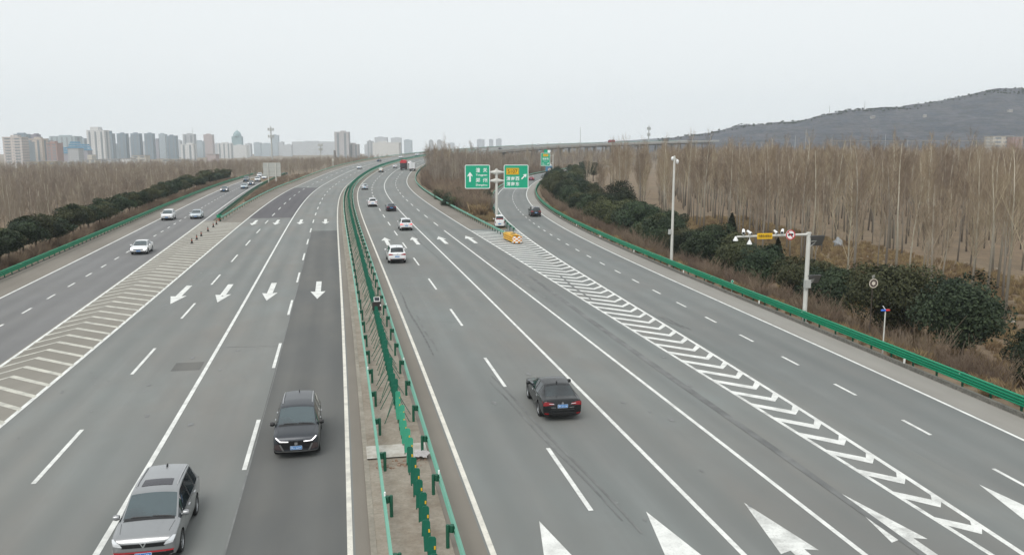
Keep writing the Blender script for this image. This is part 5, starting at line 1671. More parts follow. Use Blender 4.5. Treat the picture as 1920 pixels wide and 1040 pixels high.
WHEELS = {}
def wheel_meshes(r):
    if r in WHEELS: return WHEELS[r]
    t = MB().lathe([(r * .66, -.10), (r * .92, -.105), (r, -.07), (r, .07), (r * .92, .105), (r * .66, .10)], 22, axis='x', cap=False).mesh('tyre', 50); t.materials.append(TYRE)
    b = MB().lathe([(r * .66, .095), (r * .60, .05), (r * .60, -.08)], 22, axis='x', cap=False)
    for k in range(5):
        a = 2 * math.pi * k / 5
        ca, sa = math.cos(a), math.sin(a)
        q = [(r * .1, -r * .09), (r * .64, -r * .075), (r * .64, r * .075), (r * .1, r * .09)]
        vs = [(x_, p[0] * ca - p[1] * sa, p[0] * sa + p[1] * ca) for x_ in (.06, .085) for p in q]
        b.add(vs, [(0, 1, 2, 3), (7, 6, 5, 4), (0, 4, 5, 1), (1, 5, 6, 2), (2, 6, 7, 3), (3, 7, 4, 0)])
    b.lathe([(r * .16, .05), (r * .16, .09)], 12, axis='x')
    rm = b.mesh('rim', 40); rm.materials.append(RIM)
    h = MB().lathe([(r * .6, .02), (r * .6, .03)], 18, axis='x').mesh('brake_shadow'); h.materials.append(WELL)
    WHEELS[r] = (t, rm, h)
    return WHEELS[r]

def number_plate(x, y, z, rear, text, parent):
    sgn = -1 if rear else 1
    p = MB().box((0, 0, 0), (.46, .012, .15)).build('number_plate', PLATE_B, parent)
    p.location = (x, y, z); p.rotation_euler = (0, 0, 0 if rear else math.pi)
    ring(.46, .15, .015, .008, 0, 0, -.0085, -.0065, PLATE_W, p, 'plate_border')
    if text: write(text, .1, 0, 0, -.0085, PLATE_W, p, 'plate_lettering', bold=0, fit=.39, fit_h=.085)

def vehicle(kind, paint, pos, heading, label, group=None, text='', style='', lit=False, brake=False, name=None, cat='car', scale=(1, 1, 1), detail=True, rails=False, sunroof=False):
    K, parts, tree = car_shell(kind)
    nm = name or {'suv': 'suv_car', 'sedan': 'sedan_car', 'van': 'minivan'}[kind]
    root = empty(nm, tuple(pos), heading); root.scale = scale
    tag(root, label, cat, group)
    body = None
    for pn, me, k in parts:
        o = link(pn, me, root)
        if k == 0:
            o.material_slots[0].link = 'OBJECT'; o.material_slots[0].material = paint; body = o
    t, rm, hb = wheel_meshes(K['wr'])
    for wy in K['wheel']:
        for sd in (-1, 1):
            w = empty('wheel', (sd * (K['hw'] - .115), wy, K['wr'])); w.parent = root; w.rotation_euler = (0, 0, 0 if sd > 0 else math.pi)
            link('tyre', t, w); link('rim', rm, w); link('brake_shadow', hb, w)
    suv = kind != 'sedan'; van = kind == 'van'
    hl = LAMP_ON if lit else LAMP_OFF
    if kind == 'suv':
        if style == 'vee':       # thin lit strips dropping to a wide black mask
            msk = [(-.62, .44), (.62, .44), (.74, .62), (.60, .755), (-.60, .755), (-.74, .62)]
            decal(tree, msk, 'front', .006, 'grille', GRILLE, root)
            for f in (lambda q: q, mirror):
                decal(tree, f([(.30, .735), (.62, .75), (.80, .90), (.76, .91), (.60, .785), (.30, .765)]), 'front', .016, 'headlight', hl, root, .05)
                decal(tree, f([(.52, .40), (.84, .44), (.84, .62), (.70, .68), (.62, .6)]), 'front', .011, 'lower_lamp', mat('smoked_lamp', (.06, .045, .045), .25), root)
                decal(tree, f([(.46, .38), (.53, .38), (.66, .64), (.60, .66)]), 'front', .016, 'grille_blade', mat('satin_trim', (.22, .22, .22), .35, .6), root, .05)
            decal(tree, [(-.80, .335), (.80, .335), (.84, .375), (.5, .365), (-.5, .365), (-.84, .375)], 'front', .014, 'lip_trim', mat('satin_trim', (.22, .22, .22), .35, .6), root)
        else:
            decal(tree, [(-.58, .66), (.58, .66), (.62, .78), (-.62, .78)], 'front', .006, 'grille', GRILLE, root)
            for f in (lambda q: q, mirror):
                decal(tree, f([(.56, .70), (.80, .74), (.86, .90), (.80, .92), (.62, .80)]), 'front', .012, 'headlight', hl, root, .05)
                decal(tree, f([(.55, .36), (.80, .40), (.80, .52), (.62, .50)]), 'front', .008, 'fog_lamp', GRILLE, root)
            decal(tree, [(-.60, .34), (.60, .34), (.64, .48), (-.64, .48)], 'front', .007, 'lower_grille', GRILLE, root)
            if style == 'red':
                decal(tree, [(-.80, .50), (.80, .50), (.82, .545), (-.82, .545)], 'front', .014, 'red_trim', REDTRIM, root)
        # tail
        for f in (lambda q: q, mirror):
            decal(tree, f([(.40, .90), (.84, .86), (.86, 1.02), (.66, 1.03), (.40, .97)]), 'rear', .012, 'tail_light', TAIL_ON if brake else TAIL, root, .06)
            decal(tree, f([(.52, .46), (.78, .48), (.78, .52), (.52, .50)]), 'rear', .010, 'rear_reflector', TAIL, root)
        decal(tree, [(-.40, .925), (.40, .925), (.40, .96), (-.40, .96)], 'rear', .010, 'tail_trim', DARKP, root)
        decal(tree, [(-.74, .34), (.74, .34), (.72, .53), (-.72, .53)], 'rear', .007, 'rear_bumper_trim', DARKP, root)
        rp, fp = (-2.345, .74), (2.34, .545 if style != 'vee' else .50)
        if style == 'red': fp = (2.345, .43)
        mir = (.80, 1.10, 1.12)
    elif kind == 'sedan':
        decal(tree, [(-.52, .56), (.52, .56), (.56, .66), (-.56, .66)], 'front', .006, 'grille', GRILLE, root)
        decal(tree, [(-.66, .26), (.66, .26), (.60, .42), (-.60, .42)], 'front', .007, 'lower_grille', GRILLE, root)
        for f in (lambda q: q, mirror):
            decal(tree, f([(.50, .58), (.78, .60), (.85, .74), (.80, .77), (.58, .69)]), 'front', .012, 'headlight', hl, root, .05)
            decal(tree, f([(.60, .30), (.80, .32), (.80, .42), (.70, .44)]), 'front', .010, 'fog_lamp', GRILLE, root)
            decal(tree, f([(.36, .80), (.84, .74), (.86, .90), (.70, .92), (.42, .86)]), 'rear', .012, 'tail_light', TAIL_ON if brake else TAIL, root, .06)
            decal(tree, f([(.62, .36), (.80, .38), (.80, .44), (.62, .42)]), 'rear', .012, 'rear_reflector', TAIL, root, .06)
            if style == 'near': 
                decal(tree, f([(.30, .655), (.52, .665), (.52, .685), (.30, .675)]), 'rear', .014, 'chrome_strip', CHROME, root, .06)
                decal(tree, f([(.36, .81), (.60, .83), (.60, .85), (.40, .835)]), 'rear', .017, 'pale_lamp', LAMP_OFF, root, .06)
                MB().lathe([(.035, -.01), (.035, .01)], 10, axis='y', c=(f([(.50, 0)])[0][0], -2.335, .43)).build('exhaust_tip', CHROME, root)
        decal(tree, [(-.55, .54), (.55, .54), (.50, .62), (-.50, .62)], 'rear', .008, 'boot_recess', DARKP, root)
        decal(tree, [(-.74, .26), (.74, .26), (.74, .45), (-.74, .45)], 'rear', .007, 'rear_bumper_trim', DARKP, root)
        rp, fp = (-2.375, .73), (2.365, .46)
        mir = (.80, .86, .98)
    else:
        decal(tree, [(-.40, .52), (.40, .52), (.42, .64), (-.42, .64)], 'front', .006, 'grille', GRILLE, root)
        for f in (lambda q: q, mirror):
            decal(tree, f([(.40, .68), (.62, .70), (.64, .86), (.46, .80)]), 'front', .012, 'headlight', hl, root, .05)
            decal(tree, f([(.60, .70), (.70, .70), (.70, 1.05), (.62, 1.05)]), 'rear', .010, 'tail_light', TAIL, root, .06)
        decal(tree, [(-.008, .36), (.008, .36), (.008, 1.70), (-.008, 1.70)], 'rear', .006, 'door_gap', DARKP, root, .2)
        decal(tree, [(-.50, 1.30), (.50, 1.30), (.46, 1.38), (-.46, 1.38)], 'rear', .012, 'red_lettering_band', REDTRIM, root)
        rp, fp = (-1.975, .62), (1.965, .44)
        mir = (.66, 1.40, 1.12)
    if style == 'badge' or detail:
        bz = .72 if kind == 'suv' else .61
        if style == 'vee':
            e = MB().prism_xz([(-.055, .60), (.055, .60), (.06, .72), (-.06, .72)], 2.335, 2.35).build('emblem', CHROME, root)
        elif style == 'red':
            MB().prism_xz([(-.085, .79), (-.045, .79), (0, .70), (.045, .79), (.085, .79), (.02, .655), (-.02, .655)], 2.325, 2.34).build('emblem', CHROME, root)
        elif not van:
            MB().lathe([(.055, -.008), (.055, .008)], 14, axis='y', c=(0, (2.335 if kind == 'suv' else 2.345), bz)).build('emblem', CHROME, root)
        if not van:
            MB().lathe([(.05, -.008), (.05, .008)], 14, axis='y', c=(0, -2.345 if kind == 'suv' else -2.345, .98 if kind == 'suv' else .855)).build('emblem', CHROME, root)
    number_plate(0, rp[0], rp[1], True, text if detail else '', root)
    number_plate(0, fp[0] + .012, fp[1], False, text if detail else '', root)
    # mirrors, handles, roof fittings
    for sd in (-1, 1):
        b = MB().tube([(sd * mir[0] * 1.02, mir[1] - .02, mir[2] - .05), (sd * (mir[0] + .11), mir[1] - .06, mir[2] - .04)], .025, 6)
        b.lathe([(.02, -.10), (.075, -.085), (.095, 0), (.075, .085), (.02, .10)], 10, axis='x', c=(sd * (mir[0] + .185), mir[1] - .08, mir[2] - .02))
        o = b.build('wing_mirror', paint if not (style == 'vee') else DARKP, root, 50)
        if detail:
            for hy in ((.05, -.95) if not van else (.62,)):
                hz = (.97 if kind == 'suv' else .86) if not van else .95
                h = tree.ray_cast(Vector((sd * 3, hy, hz)), Vector((-sd, 0, 0)))
                if h[0]: MB().box((h[0].x + sd * .015, hy, hz), (.03, .2, .03)).build('door_handle', CHROME, root)
    if kind == 'suv' and rails:
        for sd in (-1, 1):
            pts = []
            for yy in (.02, -.1, -.8, -1.5, -1.75):
                h = tree.ray_cast(Vector((sd * .60, yy, 3)), Vector((0, 0, -1)))
                pts.append((sd * .60, yy, h[0].z + (.035 if -1.7 < yy < 0 else .005)))
            MB().tube(pts, .02, 6).build('roof_rail', mat('satin_rail', (.50, .50, .51), .3, .6), root, 50)
    if sunroof:
        decal(tree, [(-.43, -.42), (.43, -.42), (.45, .06), (-.45, .06)], 'top', .006, 'sunroof', mat('dark_sunroof', (.035, .034, .042), .1), root)
    if detail and not van:
        yy = -1.62 if kind == 'suv' else -1.0
        h = tree.ray_cast(Vector((0, yy, 3)), Vector((0, 0, -1)))
        MB().prism([(-.018, yy - .09), (.018, yy - .09), (.012, yy + .08), (-.012, yy + .08)], h[0].z - .02, h[0].z + .07).build('roof_aerial', DARKP, root)
        cy = K['st'][K['cowl']][0]
        decal(tree, [(-.70, cy - .06), (.70, cy - .06), (.72, cy + .07), (-.72, cy + .07)], 'top', .004, 'cowl_panel', DARKP, root)
        # wipers, door seams
        for sd in (-.35, .25):
            pts = []
            for t_ in np.linspace(0, 1, 6):
                xx = sd - .25 + .52 * t_; yy = K['st'][K['cowl']][0] - .05 - .02 * t_
                h = tree.ray_cast(Vector((xx, yy, 3)), Vector((0, 0, -1)))
                pts.append((xx, yy, h[0].z + .015))
            MB().tube(pts, .012, 4).build('wiper', DARKP, root)
        y0_, y1_ = (1.45, 2.02) if kind == 'suv' else (1.2, 2.05)
        for sd in (-1, 1):
            for (xa, xb, wd) in ((.74, .66, .012), (.42, .34, .006)):
                q = [(xa, y0_), (xa + wd, y0_), (xb + wd, y1_), (xb, y1_)]
                decal(tree, q if sd > 0 else mirror(q), 'top', .002, 'bonnet_seam', DARKP if wd > .01 else paint, root, .15)
        lo, hi = (.34, 1.02) if kind == 'suv' else (.28, .90)
        for ax in ('left', 'right'):
            for sy in (.80, -.33, -1.18 if kind == 'sedan' else -1.22):
                if sy < -1.1: continue
                decal(tree, [(sy - .006, lo), (sy + .006, lo), (sy + .006, hi), (sy - .006, hi)], ax, .002, 'door_seam', DARKP, root, .15)
            decal(tree, [(-1.35, hi + .025), (.85, hi + .005), (.85, hi + .022), (-1.35, hi + .045)], ax, .012, 'waist_trim', CHROME if style in ('near', 'red') else DARKP, root, .12)
    return root

def road_pose(path, s, n, away, z=0.0):
    p = path.pt(s, n, z + Z1); h = path.heading(s)
    return tuple(float(v) for v in p), (h if away else h + math.pi)

def put(kind, paint, path, s, n, away, label, group=None, **k):
    pos, h = road_pose(path, s, n, away)
    return vehicle(kind, paint, pos, h, label, group, **k)

GL = 'cars coming towards the camera'; GR = 'cars driving away on the right carriageway'; GF = 'cars on the feeder road'; GV = 'cars on the exit ramp'; GX = 'far vehicles on the bend and viaduct'
# left carriageway, coming towards the camera (front bumper is half a length nearer than s)
put('suv', P_SILVER, MAIN, 27.0, -7.9, False, 'silver suv nearest the camera with sunroof, roof rails and red trim', GL, text='陕E·11821', style='red', rails=True, sunroof=True, scale=(1.0, .97, .96))
put('suv', P_GREY, MAIN, 34.9, -4.02, False, 'dark grey suv with lit daytime lamps on the dark asphalt strip', GL, text='陕U·36339', style='vee', lit=True, rails=True, scale=(.97, .96, .97))
put('sedan', P_WHITE, MAIN, 383, -8.1, False, 'white car in the fast half of the left carriageway bend', GL, detail=False)
put('sedan', P_BLACK, MAIN, 452, -10.9, False, 'black car farthest but two on the left carriageway bend', GX, detail=False)
put('sedan', P_WHITE, MAIN, 494, -8.3, False, 'white car behind the black one on the left carriageway', GX, detail=False)
put('suv', P_WHITE, MAIN, 533, -8.4, False, 'white car at the far end of the left bend before the viaduct', GX, detail=False)
# right carriageway, driving away
sd_ = put('sedan', P_BLACK, MAIN, 37.3, 7.35, True, 'black sedan nearest the camera on the right carriageway', GR, text='陕E·2C128', style='near', brake=False)
sd_.rotation_euler.z -= R(2.5)
put('suv', P_WHITE, MAIN, 89.5, 3.75, True, 'white suv with black tail trim just past the lane arrows', GR, text='陕A·5K6M2', scale=(1.02, 1, 1.02))
put('suv', P_PEARL, MAIN, 123.6, 7.55, True, 'white suv with red tail lights in the second lane', GR, text='陕A·9D3L7', brake=True)
put('sedan', P_NAVY, MAIN, 160.3, 7.75, True, 'dark navy sedan beside the solid line on the right carriageway', GR, detail=False)
put('suv', P_WHITE, MAIN, 173.4, 4.75, True, 'white suv left of the dark navy sedan', GR, detail=False)
put('suv', P_BLUE, MAIN, 241.3, 3.85, True, 'silver blue hatchback alone in the left lane of the right bend', GR, detail=False, scale=(.95, .92, .92))
put('suv', P_BRZ, MAIN, 357, 4.2, True, 'champagne car close to the median on the far right bend', GR, detail=False, scale=(1, 1, 1.05))
put('sedan', P_WHITE, MAIN, 391, 6.7, True, 'white sedan ahead of the champagne car near the red truck', GR, detail=False)
put('suv', P_WHITE, MAIN, 421, 10.2, True, 'white car just ahead of the red truck', GR, detail=False)
# feeder road on the left
put('sedan', P_WHITE, FEED, 97.7, 1.75, False, 'white sedan with lit lamps nearest the camera on the feeder road', GF, text='陕E·6Q2J5', lit=True)
put('suv', P_WHITE, FEED, 143.6, -2.1, False, 'white suv by the left edge line of the feeder road', GF, text='陕E·3H8T1', lit=False)
put('sedan', P_BLUE, FEED, 145.6, 2.1, False, 'pale blue sedan beside the left gore nose', GF, text='陕E·7P4W9')
put('sedan', P_DG, FEED, 232.8, -1.5, False, 'dark grey sedan with two bright headlights on the feeder road', GF, detail=False, lit=True)
put('sedan', P_BLUE, FEED, 249, 2.2, False, 'pale car at the front of the queue below the sign board', GF, detail=False)
put('sedan', P_DG, FEED, 272.5, 2.1, False, 'dark car with white front second in the queue below the sign board', GF, detail=False, lit=True)
put('suv', P_DG, FEED, 297.5, -1.8, False, 'dark grey people carrier left of the queue by the sign board', GF, detail=False, scale=(1, 1, 1.1))
put('suv', P_WHITE, FEED, 298, 1.9, False, 'white car third in the queue below the sign board', GF, detail=False)
put('sedan', P_WHITE, FEED, 321, 2.0, False, 'white car partly hidden by the sign board leg', GF, detail=False)
put('suv', P_WHITE, FEED, 344, -1.9, False, 'white car at the back of the feeder road queue', GF, detail=False)
# exit ramp
put('suv', P_BLACK, RAMP, 147.8, 1.75, True, 'black suv near the right line of the exit ramp', GV, text='陕A·8B5N3', rails=True)
put('sedan', P_RED, RAMP, 301, 1.2, True, 'red sedan at the far bend of the exit ramp', GV, detail=False)
p = (-1.9, 127.3)
vehicle('van', P_WHITE, (p[0], p[1], float(terr(*p)) + .02), R(2), 'small white van parked behind the rails at the exit gore', None, cat='van', detail=False)
# far viaduct traffic
for i, (s, n, k, pt, aw, lb) in enumerate([(610, -7, 'sedan', P_WHITE, False, 'first white car on the viaduct counted from the left'), (660, -8, 'suv', P_WHITE, False, 'white car on the viaduct left of the dark car'), (665, 9, 'sedan', P_DG, True, 'dark car alone on the near side of the viaduct'),
        (735, -7, 'sedan', P_WHITE, False, 'white car on the viaduct above the far exit sign'), (775, -7, 'suv', P_WHITE, False, 'white car on the viaduct right of the far exit sign'), (890, -6, 'suv', P_WHITE, False, 'white car on the viaduct nearest the red lorry')]):
    put(k, pt, MAIN, s, n, aw, lb, GX, detail=False)

# -- lorries
def lorry(name, pos, h, label, body, cab, load=None, L=7.0, W=2.4, Hb=2.5, zb=1.0, group=None, low=None):
    root = empty(name, pos, h); tag(root, label, 'lorry', group)
    CH = mat('lorry_chassis_black', (.02, .02, .021), .7)
    MB().box((0, 0, .85), (.9, L, .25)).box((0, -L / 2 + .1, .62), (W * .96, .12, .22)).build('chassis', CH, root)
    b = MB().box((0, -.9, zb + Hb / 2), (W, L - 1.9, Hb)); bo = b.build('cargo_box', body, root)
    for k in range(6):
        yy = -L / 2 + .2 + k * (L - 2.2) / 5
        MB().box((W / 2 + .015, yy, zb + Hb / 2), (.03, .08, Hb * .98)).box((-W / 2 - .015, yy, zb + Hb / 2), (.03, .08, Hb * .98)).build('side_rib', body, bo)
    MB().box((0, -L / 2 + .03, zb + Hb / 2), (.05, .05, Hb * .95)).build('door_gap', CH, bo)
    for sx in (-1, 1):
        MB().box((sx * W * .42, -L / 2 + .02, .86), (.35, .05, .14)).build('tail_light', TAIL, root)
    if load: load(root)
    c = MB().prism([(-W / 2 * .97, L / 2 - 1.75), (W / 2 * .97, L / 2 - 1.75), (W / 2 * .97, L / 2 - .15), (W / 2 * .8, L / 2), (-W / 2 * .8, L / 2), (-W / 2 * .97, L / 2 - .15)], .7, 2.7).build('cab', cab, root)
    MB().box((0, L / 2 + .01, 2.0), (W * .74, .02, .8)).build('windscreen', GLASS_F, c)
    for wy in (L / 2 - 1.0, -L / 2 + 1.3, -L / 2 + 2.4):
        for sx in (-1, 1):
            w = empty('wheel', (sx * (W / 2 - .2), wy, .5)); w.parent = root
            MB().lathe([(.3, -.15), (.47, -.16), (.5, -.1), (.5, .1), (.47, .16), (.3, .15)], 16, axis='x').build('tyre', TYRE, w, 50)
            MB().lathe([(.28, -.17), (.28, .17)], 14, axis='x').build('rim', GALV, w, 50)
    return root
pos, h = road_pose(MAIN, 375.5, 12.2, True)
def redload(r):
    b = MB().prism_xz([(-1.28, 2.9), (1.28, 2.9), (1.34, 3.6), (.9, 4.15), (-.8, 4.2), (-1.34, 3.5)], -3.6, 1.6)
    b.build('red_tarpaulin', mat('red_tarpaulin', (.52, .03, .04), .6, noise=[(2, (.40, .02, .03), .6, 3)]), r)
lorry('lorry', pos, h, 'dark lorry with a bulging red tarpaulin load on the right bend', mat('black_tipper', (.025, .025, .027), .6), P_RED, redload, L=7.6, W=2.5, Hb=1.9, group=GX)
pos, h = road_pose(MAIN, 366.5, 16.6, True)
lorry('lorry', pos, h, 'white box lorry against the brush at the edge of the right bend', P_PEARL, P_WHITE, L=6.4, W=2.3, Hb=2.4, zb=.95, group=GX)
pos, h = road_pose(RAMP, 384, -1.6, True)
def whiteload(r):
    MB().prism_xz([(-.9, 3.3), (.9, 3.3), (.75, 3.9), (.2, 4.2), (-.5, 4.1), (-.9, 3.7)], -2.6, .8).build('white_load', WHITE, r)
lorry('lorry', pos, h, 'blue lorry with white load leaving down the exit ramp', car_paint('lorry_blue', (.05, .22, .36), 0, .5), P_BLUE, whiteload, L=7.0, W=2.4, Hb=2.3, group=GV)
pos, h = road_pose(MAIN, 905, -10, False)
lorry('lorry', pos, h, 'red lorry small on the far right end of the viaduct', P_RED, P_RED, L=9.0, W=2.5, Hb=2.2, group=GX)
pos, h = road_pose(MAIN, 1000, -10, False)
lorry('lorry', pos, h, 'dark lorry at the far right end of the viaduct', P_DG, P_DG, L=9.0, W=2.5, Hb=2.4, group=GX)

# ------------------------------------------------------------------ the city beyond the wood
def facade(name, c, win, amt, sx=3.2, sz=3.1):
    """wall with a storey-and-bay grid of small windows paled for haze, too far off to be read one by one"""
    m = bpy.data.materials.new(name); m.use_nodes = True
    nt = m.node_tree; b = nt.nodes['Principled BSDF']; b.inputs['Roughness'].default_value = .7
    tc = nt.nodes.new('ShaderNodeTexCoord')
    sp = nt.nodes.new('ShaderNodeSeparateXYZ'); nt.links.new(tc.outputs['Object'], sp.inputs[0])
    def wave(out, period, duty):
        d = nt.nodes.new('ShaderNodeMath'); d.operation = 'DIVIDE'; d.inputs[1].default_value = period; nt.links.new(out, d.inputs[0])
        f = nt.nodes.new('ShaderNodeMath'); f.operation = 'FRACT'; nt.links.new(d.outputs[0], f.inputs[0])
        g = nt.nodes.new('ShaderNodeMath'); g.operation = 'LESS_THAN'; g.inputs[1].default_value = duty; nt.links.new(f.outputs[0], g.inputs[0])
        return g.outputs[0]
    a = nt.nodes.new('ShaderNodeMath'); a.operation = 'MULTIPLY'
    nt.links.new(wave(sp.outputs[0], sx, .55), a.inputs[0]); nt.links.new(wave(sp.outputs[2], sz, .5), a.inputs[1])
    k = nt.nodes.new('ShaderNodeMath'); k.operation = 'MULTIPLY'; k.inputs[1].default_value = amt; nt.links.new(a.outputs[0], k.inputs[0])
    n = nt.nodes.new('ShaderNodeTexNoise'); n.inputs['Scale'].default_value = .05; nt.links.new(tc.outputs['Object'], n.inputs[0])
    mx = nt.nodes.new('ShaderNodeMix'); mx.data_type = 'RGBA'; mx.inputs[6].default_value = c + (1,); mx.inputs[7].default_value = tuple(v * .82 for v in c) + (1,)
    nt.links.new(n.outputs['Fac'], mx.inputs[0])
    m2 = nt.nodes.new('ShaderNodeMix'); m2.data_type = 'RGBA'; nt.links.new(k.outputs[0], m2.inputs[0]); nt.links.new(mx.outputs[2], m2.inputs[6]); m2.inputs[7].default_value = win + (1,)
    nt.links.new(m2.outputs[2], b.inputs['Base Color'])
    return m
WINC = (.26, .285, .31)  # window colour lifted to carry the haze of distance
FAC = {k: facade('facade_' + k, c, WINC, a) for k, c, a in (  # wall colours paled and blued, city haze put into the paint
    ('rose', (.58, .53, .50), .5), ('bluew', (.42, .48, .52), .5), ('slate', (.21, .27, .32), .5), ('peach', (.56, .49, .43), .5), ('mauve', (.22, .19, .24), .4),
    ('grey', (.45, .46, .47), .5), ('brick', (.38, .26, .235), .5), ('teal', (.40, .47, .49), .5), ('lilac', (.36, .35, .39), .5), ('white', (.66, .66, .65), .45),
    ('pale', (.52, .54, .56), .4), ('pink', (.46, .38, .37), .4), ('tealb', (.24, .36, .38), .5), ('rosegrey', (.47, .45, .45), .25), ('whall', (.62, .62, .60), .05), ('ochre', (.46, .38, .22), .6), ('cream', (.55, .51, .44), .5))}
WINM = mat('hazed_window_strip', (.22, .245, .265), .3)  # strips paled too, haze painted in to lower their contrast
ROOFB = mat('blue_tier_roof', (.10, .25, .38), .6)  # roof blue dulled, haze put into the colour
CITY = [
    (-585, -563, 980, 21.7, 'rose', 'rows', 'cream apartment block with dark balcony rows at the left edge'),
    (-583, -573, 1010, 16.4, 'bluew', 'rows', 'pale blue-white block right of the left edge block'),
    (-875, -853, 1500, 32.3, 'slate', '', 'slate blue tower rising behind the left edge block'),
    (-591, -573, 1040, 20.3, 'peach', 'cols', 'peach topped apartment block with grey window columns'),
    (-902, -890, 1600, 32.7, 'mauve', '', 'small mauve tower top peeping above the peach block'),
    (-589, -577, 1060, 18.5, 'grey', 'cols', 'grey striped block between the peach and brick red blocks'),
    (-538, -526, 985, 15.0, 'brick', 'rows', 'brick red apartment tower in the left city group'),
    (-921, -871, 1700, 30.9, 'teal', 'cols', 'broad pale teal slab block behind the brick red tower'),
    (-904, -883, 1760, 27.2, 'bluew', 'cols', 'pale blue block stepping down from the teal slab'),
    (-584, -570, 1120, 8.5, 'grey', '', 'grey block crowned by a bright blue tiered roof'),
    (-620, -604, 1160, 1.2, 'lilac', '', 'low lilac block left of the blue tiered roof'),
    (-611, -598, 1200, 5.3, 'lilac', '', 'low lilac block right of the blue tiered roof'),
    (-697, -668, 1400, 37.0, 'white', 'cols', 'tallest white tower in the left half of the skyline'),
    (-810, -796, 1700, 36.1, 'slate', 'cols', 'blue-grey tower touching the tallest white tower'),
    (-826, -814, 1750, 16.3, 'bluew', '', 'short pale tower between two blue-grey towers'),
    (-833, -814, 1800, 37.5, 'slate', 'cols', 'first of three dark slab towers from the left'),
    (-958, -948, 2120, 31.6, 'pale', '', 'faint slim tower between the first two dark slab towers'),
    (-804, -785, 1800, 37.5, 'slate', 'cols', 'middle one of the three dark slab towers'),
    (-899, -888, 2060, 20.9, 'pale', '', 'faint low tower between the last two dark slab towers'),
    (-775, -758, 1800, 37.5, 'slate', 'cols', 'last of the three dark slab towers from the left'),
    (-801, -787, 1900, 26.1, 'lilac', '', 'lilac tower right of the dark slab towers'),
    (-786, -772, 1900, 37.8, 'bluew', '', 'pale blue tower with narrow stepped top'),
    (-748, -729, 1850, 33.7, 'slate', 'cols', 'blue tower with stepped crown in the skyline middle'),
    (-812, -801, 2060, 24.7, 'pale', '', 'pale tower just right of the stepped blue tower'),
    (-771, -745, 2000, 39.1, 'grey', 'cols', 'grey tower with a thin mast on its roof'),
    (-622, -598, 1600, 15.0, 'white', 'cols', 'white block with dark window columns before the mast tower'),
    (-767, -747, 2060, 23.4, 'bluew', '', 'pale block right of the mast tower'),
    (-766, -744, 2120, 39.5, 'pink', '', 'pinkish tower standing alone in the skyline'),
    (-765, -750, 2180, 17.4, 'pale', '', 'faint low block right of the pinkish tower'),
    (-656, -627, 1900, 17.9, 'white', 'cols', 'white striped block left of the domed tower'),
    (-775, -748, 2360, 38.2, 'tealb', 'dome', 'teal tower with a pointed dome'),
    (-660, -623, 2000, 13.2, 'white', '', 'long white low block below the domed tower'),
    (-720, -705, 2300, 17.7, 'pale', '', 'faint block right of the domed tower'),
    (-715, -696, 2360, 20.7, 'bluew', '', 'pale blue block left of the telecom tower'),
    (-676, -650, 2300, 17.7, 'bluew', '', 'wide pale blue block next to the telecom tower'),
    (-681, -663, 2420, 41.9, 'bluew', '', 'tall pale tower directly behind the telecom tower'),
    (-664, -649, 2420, 22.5, 'pale', '', 'stepped pale tower right of the telecom tower'),
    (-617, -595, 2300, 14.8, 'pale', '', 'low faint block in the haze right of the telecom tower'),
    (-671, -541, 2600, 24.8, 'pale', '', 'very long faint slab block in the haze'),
    (-312, -287, 1500, 36.0, 'rosegrey', 'cols', 'tall grey slab tower with dark vertical window lines'),
    (-291, -274, 1520, 14.8, 'rosegrey', 'cols', 'lower grey block with dark window lines right of tall slab'),
    (-329, -321, 1900, 14.3, 'pale', '', 'faint narrow block left of the big white hall'),
    (-306, -294, 1800, 22.0, 'grey', 'cols', 'narrow grey tower at the left end of white hall'),
    (-245, -199, 1500, 17.6, 'whall', '', 'big plain white hall with straight roof line'),
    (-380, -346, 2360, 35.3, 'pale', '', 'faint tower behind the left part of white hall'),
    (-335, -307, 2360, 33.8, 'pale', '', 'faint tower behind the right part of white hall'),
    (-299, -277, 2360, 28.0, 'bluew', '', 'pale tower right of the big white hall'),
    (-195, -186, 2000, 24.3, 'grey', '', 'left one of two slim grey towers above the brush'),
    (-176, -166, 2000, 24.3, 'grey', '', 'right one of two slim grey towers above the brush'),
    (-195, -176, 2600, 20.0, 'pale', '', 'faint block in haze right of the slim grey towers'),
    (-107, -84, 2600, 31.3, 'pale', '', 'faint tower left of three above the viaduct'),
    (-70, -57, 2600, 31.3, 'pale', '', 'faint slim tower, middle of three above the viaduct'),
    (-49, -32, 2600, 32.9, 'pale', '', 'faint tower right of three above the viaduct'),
    (-513, -501, 900, -4.7, 'ochre', 'rows', 'low ochre block in front of the peach block'),
    (-501, -486, 905, -4.3, 'ochre', 'rows', 'low ochre block in front of the brick red tower'),
    (-489, -475, 910, -5.5, 'cream', 'rows', 'low cream block right of the low ochre blocks'),
    (-502, -490, 1000, -4.1, 'cream', 'rows', 'low cream block below the tallest white tower'),
    (-509, -486, 1050, -4.3, 'grey', 'rows', 'long low grey row of houses among the trees'),
    (-460, -448, 1000, -2.9, 'white', '', 'low white shed with flat roof before the slab towers'),
    (-482, -465, 1080, -0.0, 'cream', 'rows', 'low cream block with hipped top before the slab towers'),
    (-434, -405, 1050, -4.3, 'cream', 'rows', 'long low cream row right of the low white shed'),
    (-394, -383, 1100, 1.1, 'pink', '', 'low pinkish block below the pinkish tower'),
    (445, 464, 790, 20.8, 'cream', 'rows', 'cream terraced house group at the foot of hill'),
    (458, 467, 780, 20.2, 'brick', '', 'red-brown house at the right edge below the hill'),
]
